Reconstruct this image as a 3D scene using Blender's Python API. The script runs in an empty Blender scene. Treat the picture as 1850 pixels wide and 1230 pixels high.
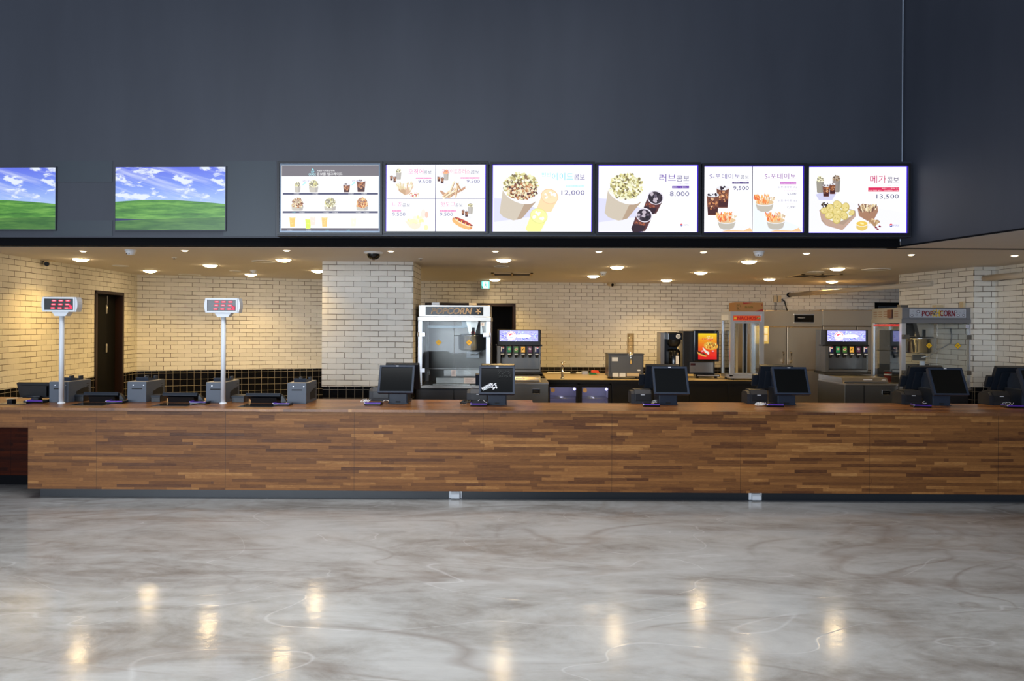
import bpy, bmesh, math, random
from mathutils import Vector, Matrix
random.seed(7)
SC = bpy.context.scene
COL = SC.collection
PI = math.pi
# ---------------------------------------------------------------- camera
CAMZ = 1.653; F = 1250.0; RHO = math.atan(.006); HY = 588.0; CX = 925.0
cs, sn = math.cos(RHO), math.sin(RHO)
cd = bpy.data.cameras.new('camera'); cam = bpy.data.objects.new('camera', cd); COL.objects.link(cam)
cd.sensor_width = 36; cd.lens = F / 1850 * 36; cd.shift_y = -(615 - HY) / 1850; cd.clip_end = 200
cam.matrix_world = Matrix(((cs, -sn, 0, 0), (0, 0, -1, 0), (sn, cs, 0, CAMZ), (0, 0, 0, 1)))
SC.camera = cam
# ---------------------------------------------------------------- world, daylight, exposure
w = bpy.data.worlds.new('world'); SC.world = w; w.use_nodes = True
w.node_tree.nodes['Background'].inputs[0].default_value = (.66, .76, 1, 1)
w.node_tree.nodes['Background'].inputs[1].default_value = .36
def area(name, loc, rot, sx, sy, power, col):
    l = bpy.data.lights.new(name, 'AREA'); l.shape = 'RECTANGLE'; l.size = sx; l.size_y = sy
    l.energy = power; l.color = col
    o = bpy.data.objects.new(name, l); o.location = loc; o.rotation_euler = rot; COL.objects.link(o); return o
area('daylight_windows', (-7.5, -11.5, 2.6), (math.radians(91), 0, math.radians(-20)), 12, 4.4, 1800, (.78, .88, 1.0))
sk = area('floor_fill', (-1.2, 3.6, 6.5), (0, 0, 0), 6, 3.5, 260, (.95, .97, 1.0)); sk.data.spread = math.radians(100)  # added overhead fill that brightens the hall floor, no real opening there
SC.view_settings.view_transform = 'Standard'; SC.view_settings.look = 'None'
SC.view_settings.exposure = 0.0; SC.view_settings.gamma = 1.0; SC.view_settings.use_curve_mapping = False
SC.cycles.max_bounces = 8; SC.cycles.transparent_max_bounces = 16
SC.cycles.sample_clamp_indirect = 6

def W3(px, py, Y):                       # photo pixel at a depth -> world
    u = px - CX; v = HY - py
    return Vector(((u * cs - v * sn) / F * Y, Y, CAMZ + (u * sn + v * cs) / F * Y))
def Wz(px, py, z):                       # photo pixel at a height -> world
    u = px - CX; v = HY - py
    return W3(px, py, (z - CAMZ) / ((u * sn + v * cs) / F))
CEIL = 2.44; CT = .857                   # lowered ceiling, counter top
FS = .0357                               # the fascia runs slightly askew to the counter
FROT = -math.atan(FS)
def FY(x): return 6.73 + (3.77 - x) * FS
def Wf(px, py, off=0.0):                 # photo pixel on the fascia plane (off metres in front)
    u = (px - CX) / F
    return W3(px, py, (6.73 + 3.77 * FS - off) / (1 + FS * u))

# ---------------------------------------------------------------- materials
def lin(c):
    return tuple(((v / 255) / 12.92 if v / 255 <= .04045 else ((v / 255 + .055) / 1.055) ** 2.4) for v in c) + (1,)
MC = {}
def mat(name, rgb, rough=.5, metal=0., emit=0., spec=.5, alpha=None):
    if name in MC: return MC[name]
    m = bpy.data.materials.new(name); m.use_nodes = True; MC[name] = m
    b = m.node_tree.nodes['Principled BSDF']
    b.inputs['Base Color'].default_value = lin(rgb); b.inputs['Roughness'].default_value = rough
    b.inputs['Metallic'].default_value = metal; b.inputs['Specular IOR Level'].default_value = spec
    if emit:
        b.inputs['Base Color'].default_value = (0, 0, 0, 1)
        b.inputs['Emission Color'].default_value = lin(rgb); b.inputs['Emission Strength'].default_value = emit
    return m
class N:                                  # tiny node helper
    def __init__(s, m): s.t = m.node_tree; s.b = s.t.nodes['Principled BSDF']
    def n(s, typ, **kw):
        x = s.t.nodes.new(typ)
        for k, v in kw.items(): setattr(x, k, v)
        return x
    def l(s, a, b): s.t.links.new(a, b)
    def math(s, op, a, b=None):
        x = s.n('ShaderNodeMath', operation=op)
        for i, v in enumerate((a, b)):
            if v is None: continue
            if isinstance(v, (int, float)): x.inputs[i].default_value = v
            else: s.l(v, x.inputs[i])
        return x.outputs[0]
    def comb(s, a, b, c=0.0):
        x = s.n('ShaderNodeCombineXYZ')
        for i, v in enumerate((a, b, c)):
            if isinstance(v, (int, float)): x.inputs[i].default_value = v
            else: s.l(v, x.inputs[i])
        return x.outputs[0]
    def obj(s):
        t = s.n('ShaderNodeTexCoord'); x = s.n('ShaderNodeSeparateXYZ'); s.l(t.outputs['Object'], x.inputs[0])
        return x.outputs
    def noise(s, vec, scale, detail=3, rough=.5, dist=0):
        x = s.n('ShaderNodeTexNoise'); x.inputs['Scale'].default_value = scale; x.inputs['Detail'].default_value = detail
        x.inputs['Roughness'].default_value = rough; x.inputs['Distortion'].default_value = dist
        s.l(vec, x.inputs['Vector']); return x.outputs['Fac']
    def ramp(s, fac, stops):
        x = s.n('ShaderNodeValToRGB'); s.l(fac, x.inputs[0]); e = x.color_ramp.elements
        while len(e) < len(stops): e.new(.5)
        for i, (p, c) in enumerate(stops):
            e[i].position = p; e[i].color = lin(c) if not isinstance(c, float) else (c, c, c, 1)
        return x.outputs[0]
    def mix(s, fac, a, b, mode='MIX'):
        x = s.n('ShaderNodeMix', data_type='RGBA', blend_type=mode)
        for i, v in ((0, fac), (6, a), (7, b)):
            if isinstance(v, (int, float)): x.inputs[i].default_value = v
            elif isinstance(v, tuple): x.inputs[i].default_value = lin(v)
            else: s.l(v, x.inputs[i])
        return x.outputs[2]
    def bump(s, h, st=.3, d=.005):
        x = s.n('ShaderNodeBump'); x.inputs['Strength'].default_value = st; x.inputs['Distance'].default_value = d
        s.l(h, x.inputs['Height']); s.l(x.outputs[0], s.b.inputs['Normal'])

def brick_mat(name, ush):
    m = mat(name, (225, 222, 212), .55); k = N(m); o = k.obj()
    u = k.math('ADD', k.math('ADD', o[0], o[1]), ush); v0 = k.comb(u, o[2])
    wob = k.noise(v0, 5, 2); wob = k.math('MULTIPLY', k.math('SUBTRACT', wob, .5), .012)
    v = k.comb(u, k.math('ADD', o[2], wob))
    b = k.n('ShaderNodeTexBrick'); b.offset = .5
    k.l(v, b.inputs['Vector']); b.inputs['Scale'].default_value = 1
    b.inputs['Brick Width'].default_value = .21; b.inputs['Row Height'].default_value = .0685
    b.inputs['Mortar Smooth'].default_value = .35; b.inputs['Bias'].default_value = 0
    b.inputs['Color1'].default_value = lin((231, 228, 219)); b.inputs['Color2'].default_value = lin((218, 215, 206))
    b.inputs['Mortar'].default_value = lin((104, 92, 76))
    ms = k.n('ShaderNodeMapRange'); k.l(k.noise(v0, 3.3, 4, .6), ms.inputs[0])
    ms.inputs[1].default_value = .36; ms.inputs[2].default_value = .58; ms.inputs[3].default_value = .0012; ms.inputs[4].default_value = .0044
    k.l(ms.outputs[0], b.inputs['Mortar Size'])
    k.l(b.outputs[0], k.b.inputs['Base Color'])
    rough = k.noise(v0, 38, 4, .6)
    h = k.math('SUBTRACT', k.math('MULTIPLY', rough, .45), b.outputs['Fac'])
    k.bump(h, .6, .006); return m
M_BRICK = brick_mat('painted_brick', 0.03)
def tile_mat():
    m = mat('black_tile', (14, 14, 17), .12); k = N(m); o = k.obj()
    v = k.comb(k.math('ADD', o[0], o[1]), o[2])
    b = k.n('ShaderNodeTexBrick'); b.offset = 0; k.l(v, b.inputs['Vector']); b.inputs['Scale'].default_value = 1
    b.inputs['Brick Width'].default_value = .105; b.inputs['Row Height'].default_value = .105
    b.inputs['Mortar Size'].default_value = .0028; b.inputs['Mortar Smooth'].default_value = .1
    b.inputs['Color1'].default_value = lin((12, 12, 15)); b.inputs['Color2'].default_value = lin((19, 19, 23)); b.inputs['Mortar'].default_value = lin((150, 142, 128))
    k.l(b.outputs[0], k.b.inputs['Base Color']); k.bump(k.math('SUBTRACT', 0, b.outputs['Fac']), .3, .003)
    return m
M_TILE = tile_mat()
def wood_mat(name, top=False, dark=1.0):
    m = mat(name, (130, 85, 50), .38 if top else .42, 0, 0, .5 if top else (.3 if dark == 1 else .08)); k = N(m); o = k.obj()
    u = o[0]; v = o[1] if top else o[2]; h = .045 if top else .0285
    r = k.math('FLOOR', k.math('DIVIDE', v, h))
    def white(a, b):
        x = k.n('ShaderNodeTexWhiteNoise', noise_dimensions='2D'); k.l(k.comb(a, b), x.inputs['Vector']); return x.outputs['Value']
    u2 = k.math('ADD', k.math('DIVIDE', u, .7), k.math('MULTIPLY', white(r, 3.3), 19))
    c1 = k.math('FLOOR', u2); c2 = k.math('FLOOR', k.math('MULTIPLY', u2, 2.3)); c3 = k.math('FLOOR', k.math('ADD', k.math('MULTIPLY', u2, .61), .37))
    a = white(c1, r); b_ = white(k.math('ADD', c2, 77), r); c_ = white(k.math('ADD', c3, 33), r)
    sel = k.math('GREATER_THAN', white(k.math('ADD', c1, 11), r), .55)
    val = k.math('ADD', k.math('MULTIPLY', a, k.math('SUBTRACT', 1, sel)), k.math('MULTIPLY', b_, sel))
    val = k.math('ADD', k.math('MULTIPLY', val, .72), k.math('MULTIPLY', c_, .28))
    g = k.noise(k.comb(k.math('MULTIPLY', u, 5), k.math('MULTIPLY', v, 130), k.math('MULTIPLY', val, 9)), 1.0, 5, .62, .9)
    g2 = k.noise(k.comb(k.math('MULTIPLY', u, 9), k.math('MULTIPLY', v, 40), k.math('MULTIPLY', val, 31)), 1.0, 4, .7, 2.2)
    tone = k.math('ADD', k.math('ADD', k.math('MULTIPLY', val, .5), k.math('MULTIPLY', g, .36)), k.math('MULTIPLY', g2, .3))
    col = k.ramp(tone, [(.2, (50, 28, 15)), (.38, (88, 52, 26)), (.54, (116, 74, 37)), (.74, (142, 94, 49)), (.95, (188, 138, 80))])
    fr = k.math('ABSOLUTE', k.math('SUBTRACT', k.math('FRACT', k.math('DIVIDE', v, h)), .5))
    line = k.math('GREATER_THAN', fr, .47); col = k.mix(k.math('MULTIPLY', line, .35), col, (40, 24, 15))
    if not top:
        us = k.math('ADD', u, 3.59); ps = k.math('FRACT', k.math('DIVIDE', us, 1.21))
        seam = k.math('LESS_THAN', k.math('ABSOLUTE', k.math('SUBTRACT', ps, .5)), .0014)
        hs = k.math('LESS_THAN', k.math('FRACT', k.math('DIVIDE', k.math('ADD', v, -.095), .2565)), .008)
        s2 = k.math('MAXIMUM', seam, k.math('MULTIPLY', hs, .6)); col = k.mix(k.math('MULTIPLY', s2, .75), col, (30, 18, 12))
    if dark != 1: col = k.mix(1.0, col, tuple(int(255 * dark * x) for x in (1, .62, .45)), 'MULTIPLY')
    k.l(col, k.b.inputs['Base Color'])
    k.l(k.ramp(g, [(.2, .52), (.8, .34)]) if not top else k.ramp(g, [(.2, .36), (.8, .24)]), k.b.inputs['Roughness'])
    k.bump(k.math('SUBTRACT', k.math('MULTIPLY', g, .3), k.math('MULTIPLY', line, .6)), .25, .002)
    return m
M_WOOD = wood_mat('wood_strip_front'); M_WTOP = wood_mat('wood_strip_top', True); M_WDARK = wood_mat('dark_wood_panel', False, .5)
def floor_mat():
    m = mat('polished_concrete', (160, 157, 152), .2); k = N(m); t = k.n('ShaderNodeTexCoord'); v = t.outputs['Object']
    def mapped(sx, sy, rz, ox=0):
        x = k.n('ShaderNodeMapping'); x.inputs['Scale'].default_value = (sx, sy, 1); x.inputs['Rotation'].default_value = (0, 0, rz)
        x.inputs['Location'].default_value = (ox, 0, 0); k.l(v, x.inputs[0]); return x.outputs[0]
    big = k.noise(mapped(.32, .8, .35), 1.0, 7, .62, 1.6)
    mid = k.noise(mapped(.8, 2.4, .5, 4), 1.0, 8, .68, 1.9)
    fine = k.noise(mapped(6, 9, .3), 1.0, 6, .7, .6)
    tone = k.math('ADD', k.math('ADD', k.math('MULTIPLY', big, .5), k.math('MULTIPLY', mid, .36)), k.math('MULTIPLY', fine, .14))
    col = k.ramp(tone, [(.34, (104, 97, 90)), (.43, (130, 126, 120)), (.49, (148, 146, 141)), (.56, (160, 159, 155)), (.66, (170, 169, 165))])
    # trowel sweeps: thin ridged arcs
    def ridge(vec, sc, wd, det=2, dist=1.2):
        n1 = k.noise(vec, sc, det, .45, dist); a = k.math('ABSOLUTE', k.math('SUBTRACT', n1, .5))
        x = k.n('ShaderNodeMapRange'); k.l(a, x.inputs[0]); x.inputs[1].default_value = 0; x.inputs[2].default_value = wd
        x.inputs[3].default_value = 1; x.inputs[4].default_value = 0; return x.outputs[0]
    msk = k.ramp(k.noise(mapped(.9, .9, 0, 9), 1.0, 4, .6), [(.42, 0.0), (.6, 1.0)])
    r1 = k.math('MULTIPLY', ridge(mapped(.35, .9, .45, 2), 1.0, .014), msk)
    col = k.mix(k.math('MULTIPLY', r1, .55), col, (110, 100, 92))
    r2 = k.math('MULTIPLY', ridge(mapped(.5, 1.1, -.25, 7), 1.0, .006, 1, 1.6), k.noise(mapped(1.3, 1.3, 0, 1), 1, 3))
    col = k.mix(k.math('MULTIPLY', r2, .6), col, (196, 195, 192))
    r3 = k.math('MULTIPLY', ridge(mapped(.28, .75, .15, 14), 1.0, .03, 4, 2.0), k.ramp(k.noise(mapped(.5, .5, 0, 3), 1.0, 3), [(.45, 0.0), (.62, 1.0)]))
    col = k.mix(k.math('MULTIPLY', r3, .4), col, (126, 114, 103))
    blot = k.ramp(k.noise(mapped(.22, .22, 0, 21), 1.0, 2), [(.62, 0.0), (.78, 1.0)])
    col = k.mix(k.math('MULTIPLY', blot, .35), col, (142, 118, 96))
    k.l(col, k.b.inputs['Base Color']); k.l(k.ramp(mid, [(.3, .1), (.7, .17)]), k.b.inputs['Roughness'])
    hb = k.math('ADD', k.math('MULTIPLY', k.noise(mapped(14, 14, 0), 1.0, 3), .5), k.math('MULTIPLY', fine, .25)); k.bump(k.math('ADD', hb, k.math('MULTIPLY', r2, .3)), .34, .0035)
    return m
M_FLOOR = floor_mat()
def paint_mat(name, rgb, var=6, rough=.55):
    m = mat(name, rgb, rough); k = N(m); t = k.n('ShaderNodeTexCoord')
    x = k.n('ShaderNodeMapping'); x.inputs['Scale'].default_value = (1.6, 1.6, .35); k.l(t.outputs['Object'], x.inputs[0])
    n = k.noise(x.outputs[0], 1.1, 6, .62)
    col = k.ramp(n, [(.3, tuple(max(0, c - var) for c in rgb)), (.7, tuple(c + var for c in rgb))])
    k.l(col, k.b.inputs['Base Color'])
    k.bump(k.noise(t.outputs['Object'], 160, 2), .08, .001); return m
M_NAVY = paint_mat('navy_wall_paint', (50, 54, 64), 4, .5)
M_PATCH = paint_mat('patched_wall_paint', (47, 56, 64), 3, .42)
M_CEIL = paint_mat('ceiling_paint', (205, 198, 190), 2, .7)
def steel_mat(name, rgb, rough=.3, hor=False):
    m = mat(name, rgb, rough, 1.0); k = N(m); t = k.n('ShaderNodeTexCoord')
    x = k.n('ShaderNodeMapping'); x.inputs['Scale'].default_value = (2, 2, 260) if hor else (220, 220, 1.5); k.l(t.outputs['Object'], x.inputs[0])
    n = k.noise(x.outputs[0], 1.0, 3, .6)
    n2 = k.noise(t.outputs['Object'], 3.5, 4, .6)
    k.l(k.math('ADD', k.math('MULTIPLY', n, .12), k.math('ADD', k.math('MULTIPLY', n2, .16), rough - .12)), k.b.inputs['Roughness'])
    k.bump(n, .06, .001); return m
M_SS = steel_mat('stainless_steel', (176, 172, 166), .3); M_SSW = steel_mat('wavy_stainless', (112, 109, 105), .34); M_SSF = steel_mat('refrigerator_steel', (186, 166, 138), .36); M_SSF.node_tree.nodes['Principled BSDF'].inputs['Anisotropic'].default_value = .7
M_SSD = steel_mat('dull_stainless', (122, 120, 116), .4); M_ALU = mat('aluminium', (205, 207, 212), .35, .85)
M_CHROME = mat('chrome', (220, 220, 222), .1, 1.0)
M_BLK = mat('black_plastic', (16, 17, 20), .4); M_BLKG = mat('black_gloss', (8, 8, 10), .12); M_NVP = mat('slate_blue_plastic', (38, 48, 64), .42, 0, 0, .35)
M_NVD = mat('dark_slate_plastic', (24, 31, 41), .45, 0, 0, .35); M_CHAR = mat('charcoal_plastic', (30, 31, 36), .5)
M_GREY = mat('grey_painted_metal', (78, 86, 98), .45); M_WPL = mat('white_plastic', (228, 232, 236), .4); M_SLOT = mat('dark_slot', (10, 10, 12), .6)
M_SCR = mat('dark_screen_glass', (15, 16, 15), .12, 0, 0, .22); M_PUR = mat('purple_plastic', (88, 48, 168), .3); M_BRD = mat('dark_brown_frame', (38, 22, 18), .4)
M_DOORB = mat('black_door_paint', (7, 7, 8), .7, 0, 0, .15); M_BASE = mat('black_base_board', (24, 30, 36), .35); M_CARD = mat('cardboard', (176, 128, 78), .8)
M_CAB = mat('black_cabinet_laminate', (14, 13, 14), .3); M_STONE = mat('beige_stone_worktop', (176, 158, 126), .3); M_BLKT = mat('black_trim', (12, 12, 15), .8, 0, 0, .1)
M_LABEL = mat('white_sticker', (225, 228, 232), .5); M_BEIGE = mat('beige_plastic', (205, 186, 150), .5); M_PIPE = mat('pale_pipe', (196, 184, 166), .45)
def glass_mat(name, tint=(250, 252, 252), refl=.12):
    m = bpy.data.materials.new(name); m.use_nodes = True; t = m.node_tree; t.nodes.clear()
    o = t.nodes.new('ShaderNodeOutputMaterial'); mx = t.nodes.new('ShaderNodeMixShader'); tr = t.nodes.new('ShaderNodeBsdfTransparent'); g = t.nodes.new('ShaderNodeBsdfGlossy')
    fr = t.nodes.new('ShaderNodeFresnel'); fr.inputs[0].default_value = 1.45
    tr.inputs[0].default_value = lin(tint); g.inputs['Roughness'].default_value = .03
    ml = t.nodes.new('ShaderNodeMath'); ml.operation = 'MULTIPLY'; ml.inputs[1].default_value = .42; t.links.new(fr.outputs[0], ml.inputs[0]); t.links.new(ml.outputs[0], mx.inputs[0]); t.links.new(tr.outputs[0], mx.inputs[1]); t.links.new(g.outputs[0], mx.inputs[2]); t.links.new(mx.outputs[0], o.inputs[0]); return m
M_GLASS = glass_mat('clear_glass'); M_ACRY = glass_mat('clear_acrylic', (245, 240, 232))
M_LAMP = mat('downlight_lens', (255, 222, 168), .5, 0, 46.0); M_LAMPS = mat('small_lamp_lens', (255, 226, 180), .5, 0, 9.0)

# ---------------------------------------------------------------- mesh builder
class MB:
    def __init__(s): s.bm = bmesh.new()
    def _fin(s, faces, mi, smooth=False):
        for f in faces: f.material_index = mi; f.smooth = smooth
    def box(s, x0, x1, y0, y1, z0, z1, mi=0, bev=0, M=None):
        vs = [s.bm.verts.new((x, y, z)) for z in (z0, z1) for y in (y0, y1) for x in (x0, x1)]
        ids = ((0, 2, 3, 1), (4, 5, 7, 6), (0, 1, 5, 4), (2, 6, 7, 3), (0, 4, 6, 2), (1, 3, 7, 5))
        fs = [s.bm.faces.new([vs[i] for i in q]) for q in ids]; s._fin(fs, mi)
        if bev:
            es = list({e for f in fs for e in f.edges})
            r = bmesh.ops.bevel(s.bm, geom=es, offset=bev, segments=2, affect='EDGES', profile=.6)
            s._fin([f for f in r['faces'] if f.is_valid], mi, False)
            vs = list({v for f in fs if f.is_valid for v in f.verts} | {v for v in r['verts'] if v.is_valid})
        if M is not None: bmesh.ops.transform(s.bm, matrix=M, verts=[v for v in vs if v.is_valid])
        return s
    def prism(s, pts, axis, a, b, mi=0, M=None):      # outline extruded along an axis
        def mk(p, t):
            if axis == 'y': return (p[0], t, p[1])
            if axis == 'x': return (t, p[0], p[1])
            return (p[0], p[1], t)
        A = [s.bm.verts.new(mk(p, a)) for p in pts]; B = [s.bm.verts.new(mk(p, b)) for p in pts]; n = len(pts)
        fs = [s.bm.faces.new(A), s.bm.faces.new(B[::-1])] + [s.bm.faces.new((A[i], B[i], B[(i + 1) % n], A[(i + 1) % n])) for i in range(n)]
        s._fin(fs, mi)
        if M is not None: bmesh.ops.transform(s.bm, matrix=M, verts=A + B)
        return s
    def tube(s, pts, r, mi=0, seg=10, cap=True, r2=None):
        pts = [Vector(p) for p in pts]; rings = []; up = Vector((0, 0, 1)); n = len(pts)
        for i, p in enumerate(pts):
            d = (pts[min(i + 1, n - 1)] - pts[max(i - 1, 0)]).normalized()
            a = d.cross(up)
            if a.length < .05: a = d.cross(Vector((1, 0, 0)))
            a.normalize(); b = d.cross(a); rr = r if r2 is None else r + (r2 - r) * i / (n - 1)
            rings.append([s.bm.verts.new(p + a * math.cos(t) * rr + b * math.sin(t) * rr) for t in [2 * PI * k / seg for k in range(seg)]])
        for i in range(n - 1):
            for k in range(seg):
                f = s.bm.faces.new((rings[i][k], rings[i][(k + 1) % seg], rings[i + 1][(k + 1) % seg], rings[i + 1][k])); f.material_index = mi; f.smooth = True
        if cap:
            for q in (rings[0], rings[-1]): f = s.bm.faces.new(q); f.material_index = mi
        return s
    def lathe(s, prof, cx=0, cy=0, mi=0, seg=28, smooth=True):   # profile [(r,z)]
        rings = []
        for r, z in prof:
            rings.append([s.bm.verts.new((cx + max(r, 1e-4) * math.cos(t), cy + max(r, 1e-4) * math.sin(t), z)) for t in [2 * PI * k / seg for k in range(seg)]])
        for i in range(len(rings) - 1):
            for k in range(seg):
                f = s.bm.faces.new((rings[i][k], rings[i][(k + 1) % seg], rings[i + 1][(k + 1) % seg], rings[i + 1][k])); f.material_index = mi; f.smooth = smooth
        return s
    def build(s, name, mats, parent=None, loc=None, rotz=None):
        bmesh.ops.recalc_face_normals(s.bm, faces=s.bm.faces)
        me = bpy.data.meshes.new(name); s.bm.to_mesh(me); s.bm.free()
        for m in (mats if isinstance(mats, (list, tuple)) else [mats]): me.materials.append(m)
        o = bpy.data.objects.new(name, me); COL.objects.link(o)
        if parent: o.parent = parent
        if loc is not None: o.location = loc
        if rotz is not None: o.rotation_euler.z = rotz
        return o
def thing(name, label, cat, loc=(0, 0, 0), rotz=0, group=None):
    o = bpy.data.objects.new(name, None); COL.objects.link(o); o.location = loc; o.rotation_euler = (0, 0, rotz); o.empty_display_size = .1
    return tag(o, label, cat, group)
def tag(o, label, cat, group=None):
    o['label'] = label; o['category'] = cat
    if group: o['group'] = group
    return o
def struct(o): o['kind'] = 'structure'; return o
def part(parent, name, mats, fn): b = MB(); fn(b); return b.build(name, mats, parent)
def dup(root, loc, rotz=0, label=None, group=None):
    kids = {}
    r = root.copy(); COL.objects.link(r); r.location = loc; r.rotation_euler = (0, 0, rotz)
    if label: r['label'] = label
    if group: r['group'] = group
    for ch in list(root.children):
        c = ch.copy(); COL.objects.link(c); c.parent = r
        for g in list(ch.children):
            d = g.copy(); COL.objects.link(d); d.parent = c
    return r
# ---------------------------------------------------------------- flat artwork (screens, signs, labels)
class Art:
    """flat picture; coordinates in photo pixels from (px0,py0), k metres per pixel, facing -Y"""
    def __init__(s, px0, py0, k, emit=1.0, step=.00025):
        s.x0, s.y0, s.k, s.emit, s.step = px0, py0, k, emit, step; s.bm = bmesh.new(); s.mats = []; s.idx = {}; s.lay = 0
    def mi(s, c):
        c = tuple(int(round(v / 6) * 6) if v < 252 else 255 for v in c)
        if c not in s.idx:
            nm = ('glow_%02x%02x%02x' if s.emit else 'ink_%02x%02x%02x') % tuple(min(255, v) for v in c)
            nm += '_%d' % int(s.emit * 100) if s.emit else ''
            s.idx[c] = len(s.mats); s.mats.append(mat(nm, c, .45, 0, s.emit))
        return s.idx[c]
    def P(s, x, y, l): return ((x - s.x0) * s.k, -l * s.step, -(y - s.y0) * s.k)
    def poly(s, pts, c, up=True):
        if up: s.lay += 1
        f = s.bm.faces.new([s.bm.verts.new(s.P(x, y, s.lay)) for x, y in pts]); f.material_index = s.mi(c)
    def rect(s, x0, y0, x1, y1, c): s.poly([(x0, y0), (x1, y0), (x1, y1), (x0, y1)], c)
    def ell(s, cx, cy, rx, ry, c, rot=0, n=14, up=True):
        cr, sr = math.cos(rot), math.sin(rot); pts = []
        for i in range(n):
            a = 2 * PI * i / n; x, y = rx * math.cos(a), ry * math.sin(a); pts.append((cx + x * cr - y * sr, cy + x * sr + y * cr))
        s.poly(pts, c, up)
    def blobs(s, cx, cy, rx, ry, cols, n, r, dome=False, el=1.0, seed=1, ang=None):
        rd = random.Random(seed * 97 + int(cx)); s.lay += 1; base = s.lay
        for i in range(n):
            a = rd.uniform(0, 2 * PI); q = math.sqrt(rd.random()); x = cx + rx * q * math.cos(a); y = cy + ry * q * math.sin(a) * (1 if not dome or math.sin(a) < 0 else .35)
            s.lay = base + i * .02; rr = r * rd.uniform(.6, 1.3)
            s.ell(x, y, rr * el, rr * .8, rd.choice(cols), rd.uniform(0, PI) if ang is None else ang + rd.uniform(-.5, .5), 7, False)
        s.lay = base + n * .02 + .5
    def text(s, body, x, y, h, c, align='L', wmax=None, shear=0):
        s.lay += 1
        cu = bpy.data.curves.new('t', 'FONT'); cu.body = body; cu.size = 1; cu.shear = shear; cu.resolution_u = 2
        o = bpy.data.objects.new('t', cu); COL.objects.link(o); dg = bpy.context.evaluated_depsgraph_get()
        me = bpy.data.meshes.new_from_object(o.evaluated_get(dg)); bpy.data.objects.remove(o); bpy.data.curves.remove(cu)
        if not me.vertices: return
        xs = [v.co.x for v in me.vertices]; ys = [v.co.y for v in me.vertices]
        x0, x1, y0, y1 = min(xs), max(xs), min(ys), max(ys); f = h / (y1 - y0); fx = f
        if wmax: fx = wmax / (x1 - x0)
        wd = (x1 - x0) * fx; ox = x - (0 if align == 'L' else wd if align == 'R' else wd / 2)
        vs = [s.bm.verts.new(s.P(ox + (v.co.x - x0) * fx, y - (v.co.y - y0) * f, s.lay)) for v in me.vertices]
        m = s.mi(c)
        for p in me.polygons:
            try: q = s.bm.faces.new([vs[i] for i in p.vertices]); q.material_index = m
            except ValueError: pass
        bpy.data.meshes.remove(me)
    def build(s, name, parent, loc):
        me = bpy.data.meshes.new(name); s.bm.to_mesh(me); s.bm.free()
        for m in s.mats: me.materials.append(m)
        o = bpy.data.objects.new(name, me); COL.objects.link(o); o.parent = parent; o.location = loc; return o
    # pictures
    def bucket(s, cx, top, wd, h, cols, n=60, body=(196, 190, 182), r=None, seed=1, taper=.84, dome=.55):
        b = wd / 2; r = r or wd * .06
        s.poly([(cx - b, top), (cx + b, top), (cx + b * taper, top + h), (cx + b * .5, top + h * 1.05), (cx - b * .5, top + h * 1.05), (cx - b * taper, top + h)], body)
        s.poly([(cx + b * .35, top), (cx + b, top), (cx + b * taper, top + h), (cx + b * .3, top + h * 1.04)], tuple(int(v * .93) for v in body))
        s.ell(cx, top, b * 1.04, b * .26, (240, 240, 244)); dk = cols[-1]; s.ell(cx, top - wd * dome * .42, b * .84, wd * dome * .62, tuple(int(v * .5 + 90) for v in dk), 0, 18); s.blobs(cx, top - wd * .04, b * .92, wd * dome, cols, int(n * 1.7), r, True, seed=seed)
    def cola(s, cx, top, wd, h, seed=1, ice=True):
        b = wd / 2
        s.poly([(cx - b, top), (cx + b, top), (cx + b * .78, top + h), (cx - b * .78, top + h)], (122, 72, 52))
        s.poly([(cx - b * .86, top + h * .6), (cx + b * .86, top + h * .6), (cx + b * .76, top + h * .96), (cx - b * .76, top + h * .96)], (70, 36, 34))
        s.blobs(cx, top + h * .42, b * .72, h * .3, [(170, 100, 60), (204, 140, 90), (96, 50, 40), (228, 180, 140)], 26, wd * .09, seed=seed)
        s.ell(cx, top, b, b * .36, (228, 226, 236)); s.blobs(cx, top, b * .7, b * .2, [(50, 36, 50), (120, 100, 110), (250, 250, 255)], 9, wd * .09, seed=seed + 3)
    def fries(s, cx, cy, wd, cols, n=34, seed=1):
        rd = random.Random(seed); s.lay += 1; base = s.lay
        for i in range(n):
            x = cx + rd.uniform(-.5, .5) * wd; a = -PI / 2 + (x - cx) / wd * 1.1 + rd.uniform(-.35, .35); s.lay = base + i * .03
            s.ell(x, cy - rd.uniform(.0, .3) * wd, wd * rd.uniform(.13, .2), wd * .045, rd.choice(cols), a, 7, False)
        s.lay = base + n * .03 + .5
WHT = (255, 255, 255); NVY = (52, 46, 120)
POP = [(236, 232, 190), (222, 216, 150), (250, 248, 228), (186, 176, 110), (244, 240, 210), (120, 108, 70)]
CAR = [(178, 118, 70), (120, 66, 40), (216, 170, 120), (84, 44, 34), (240, 224, 190)]

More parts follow.
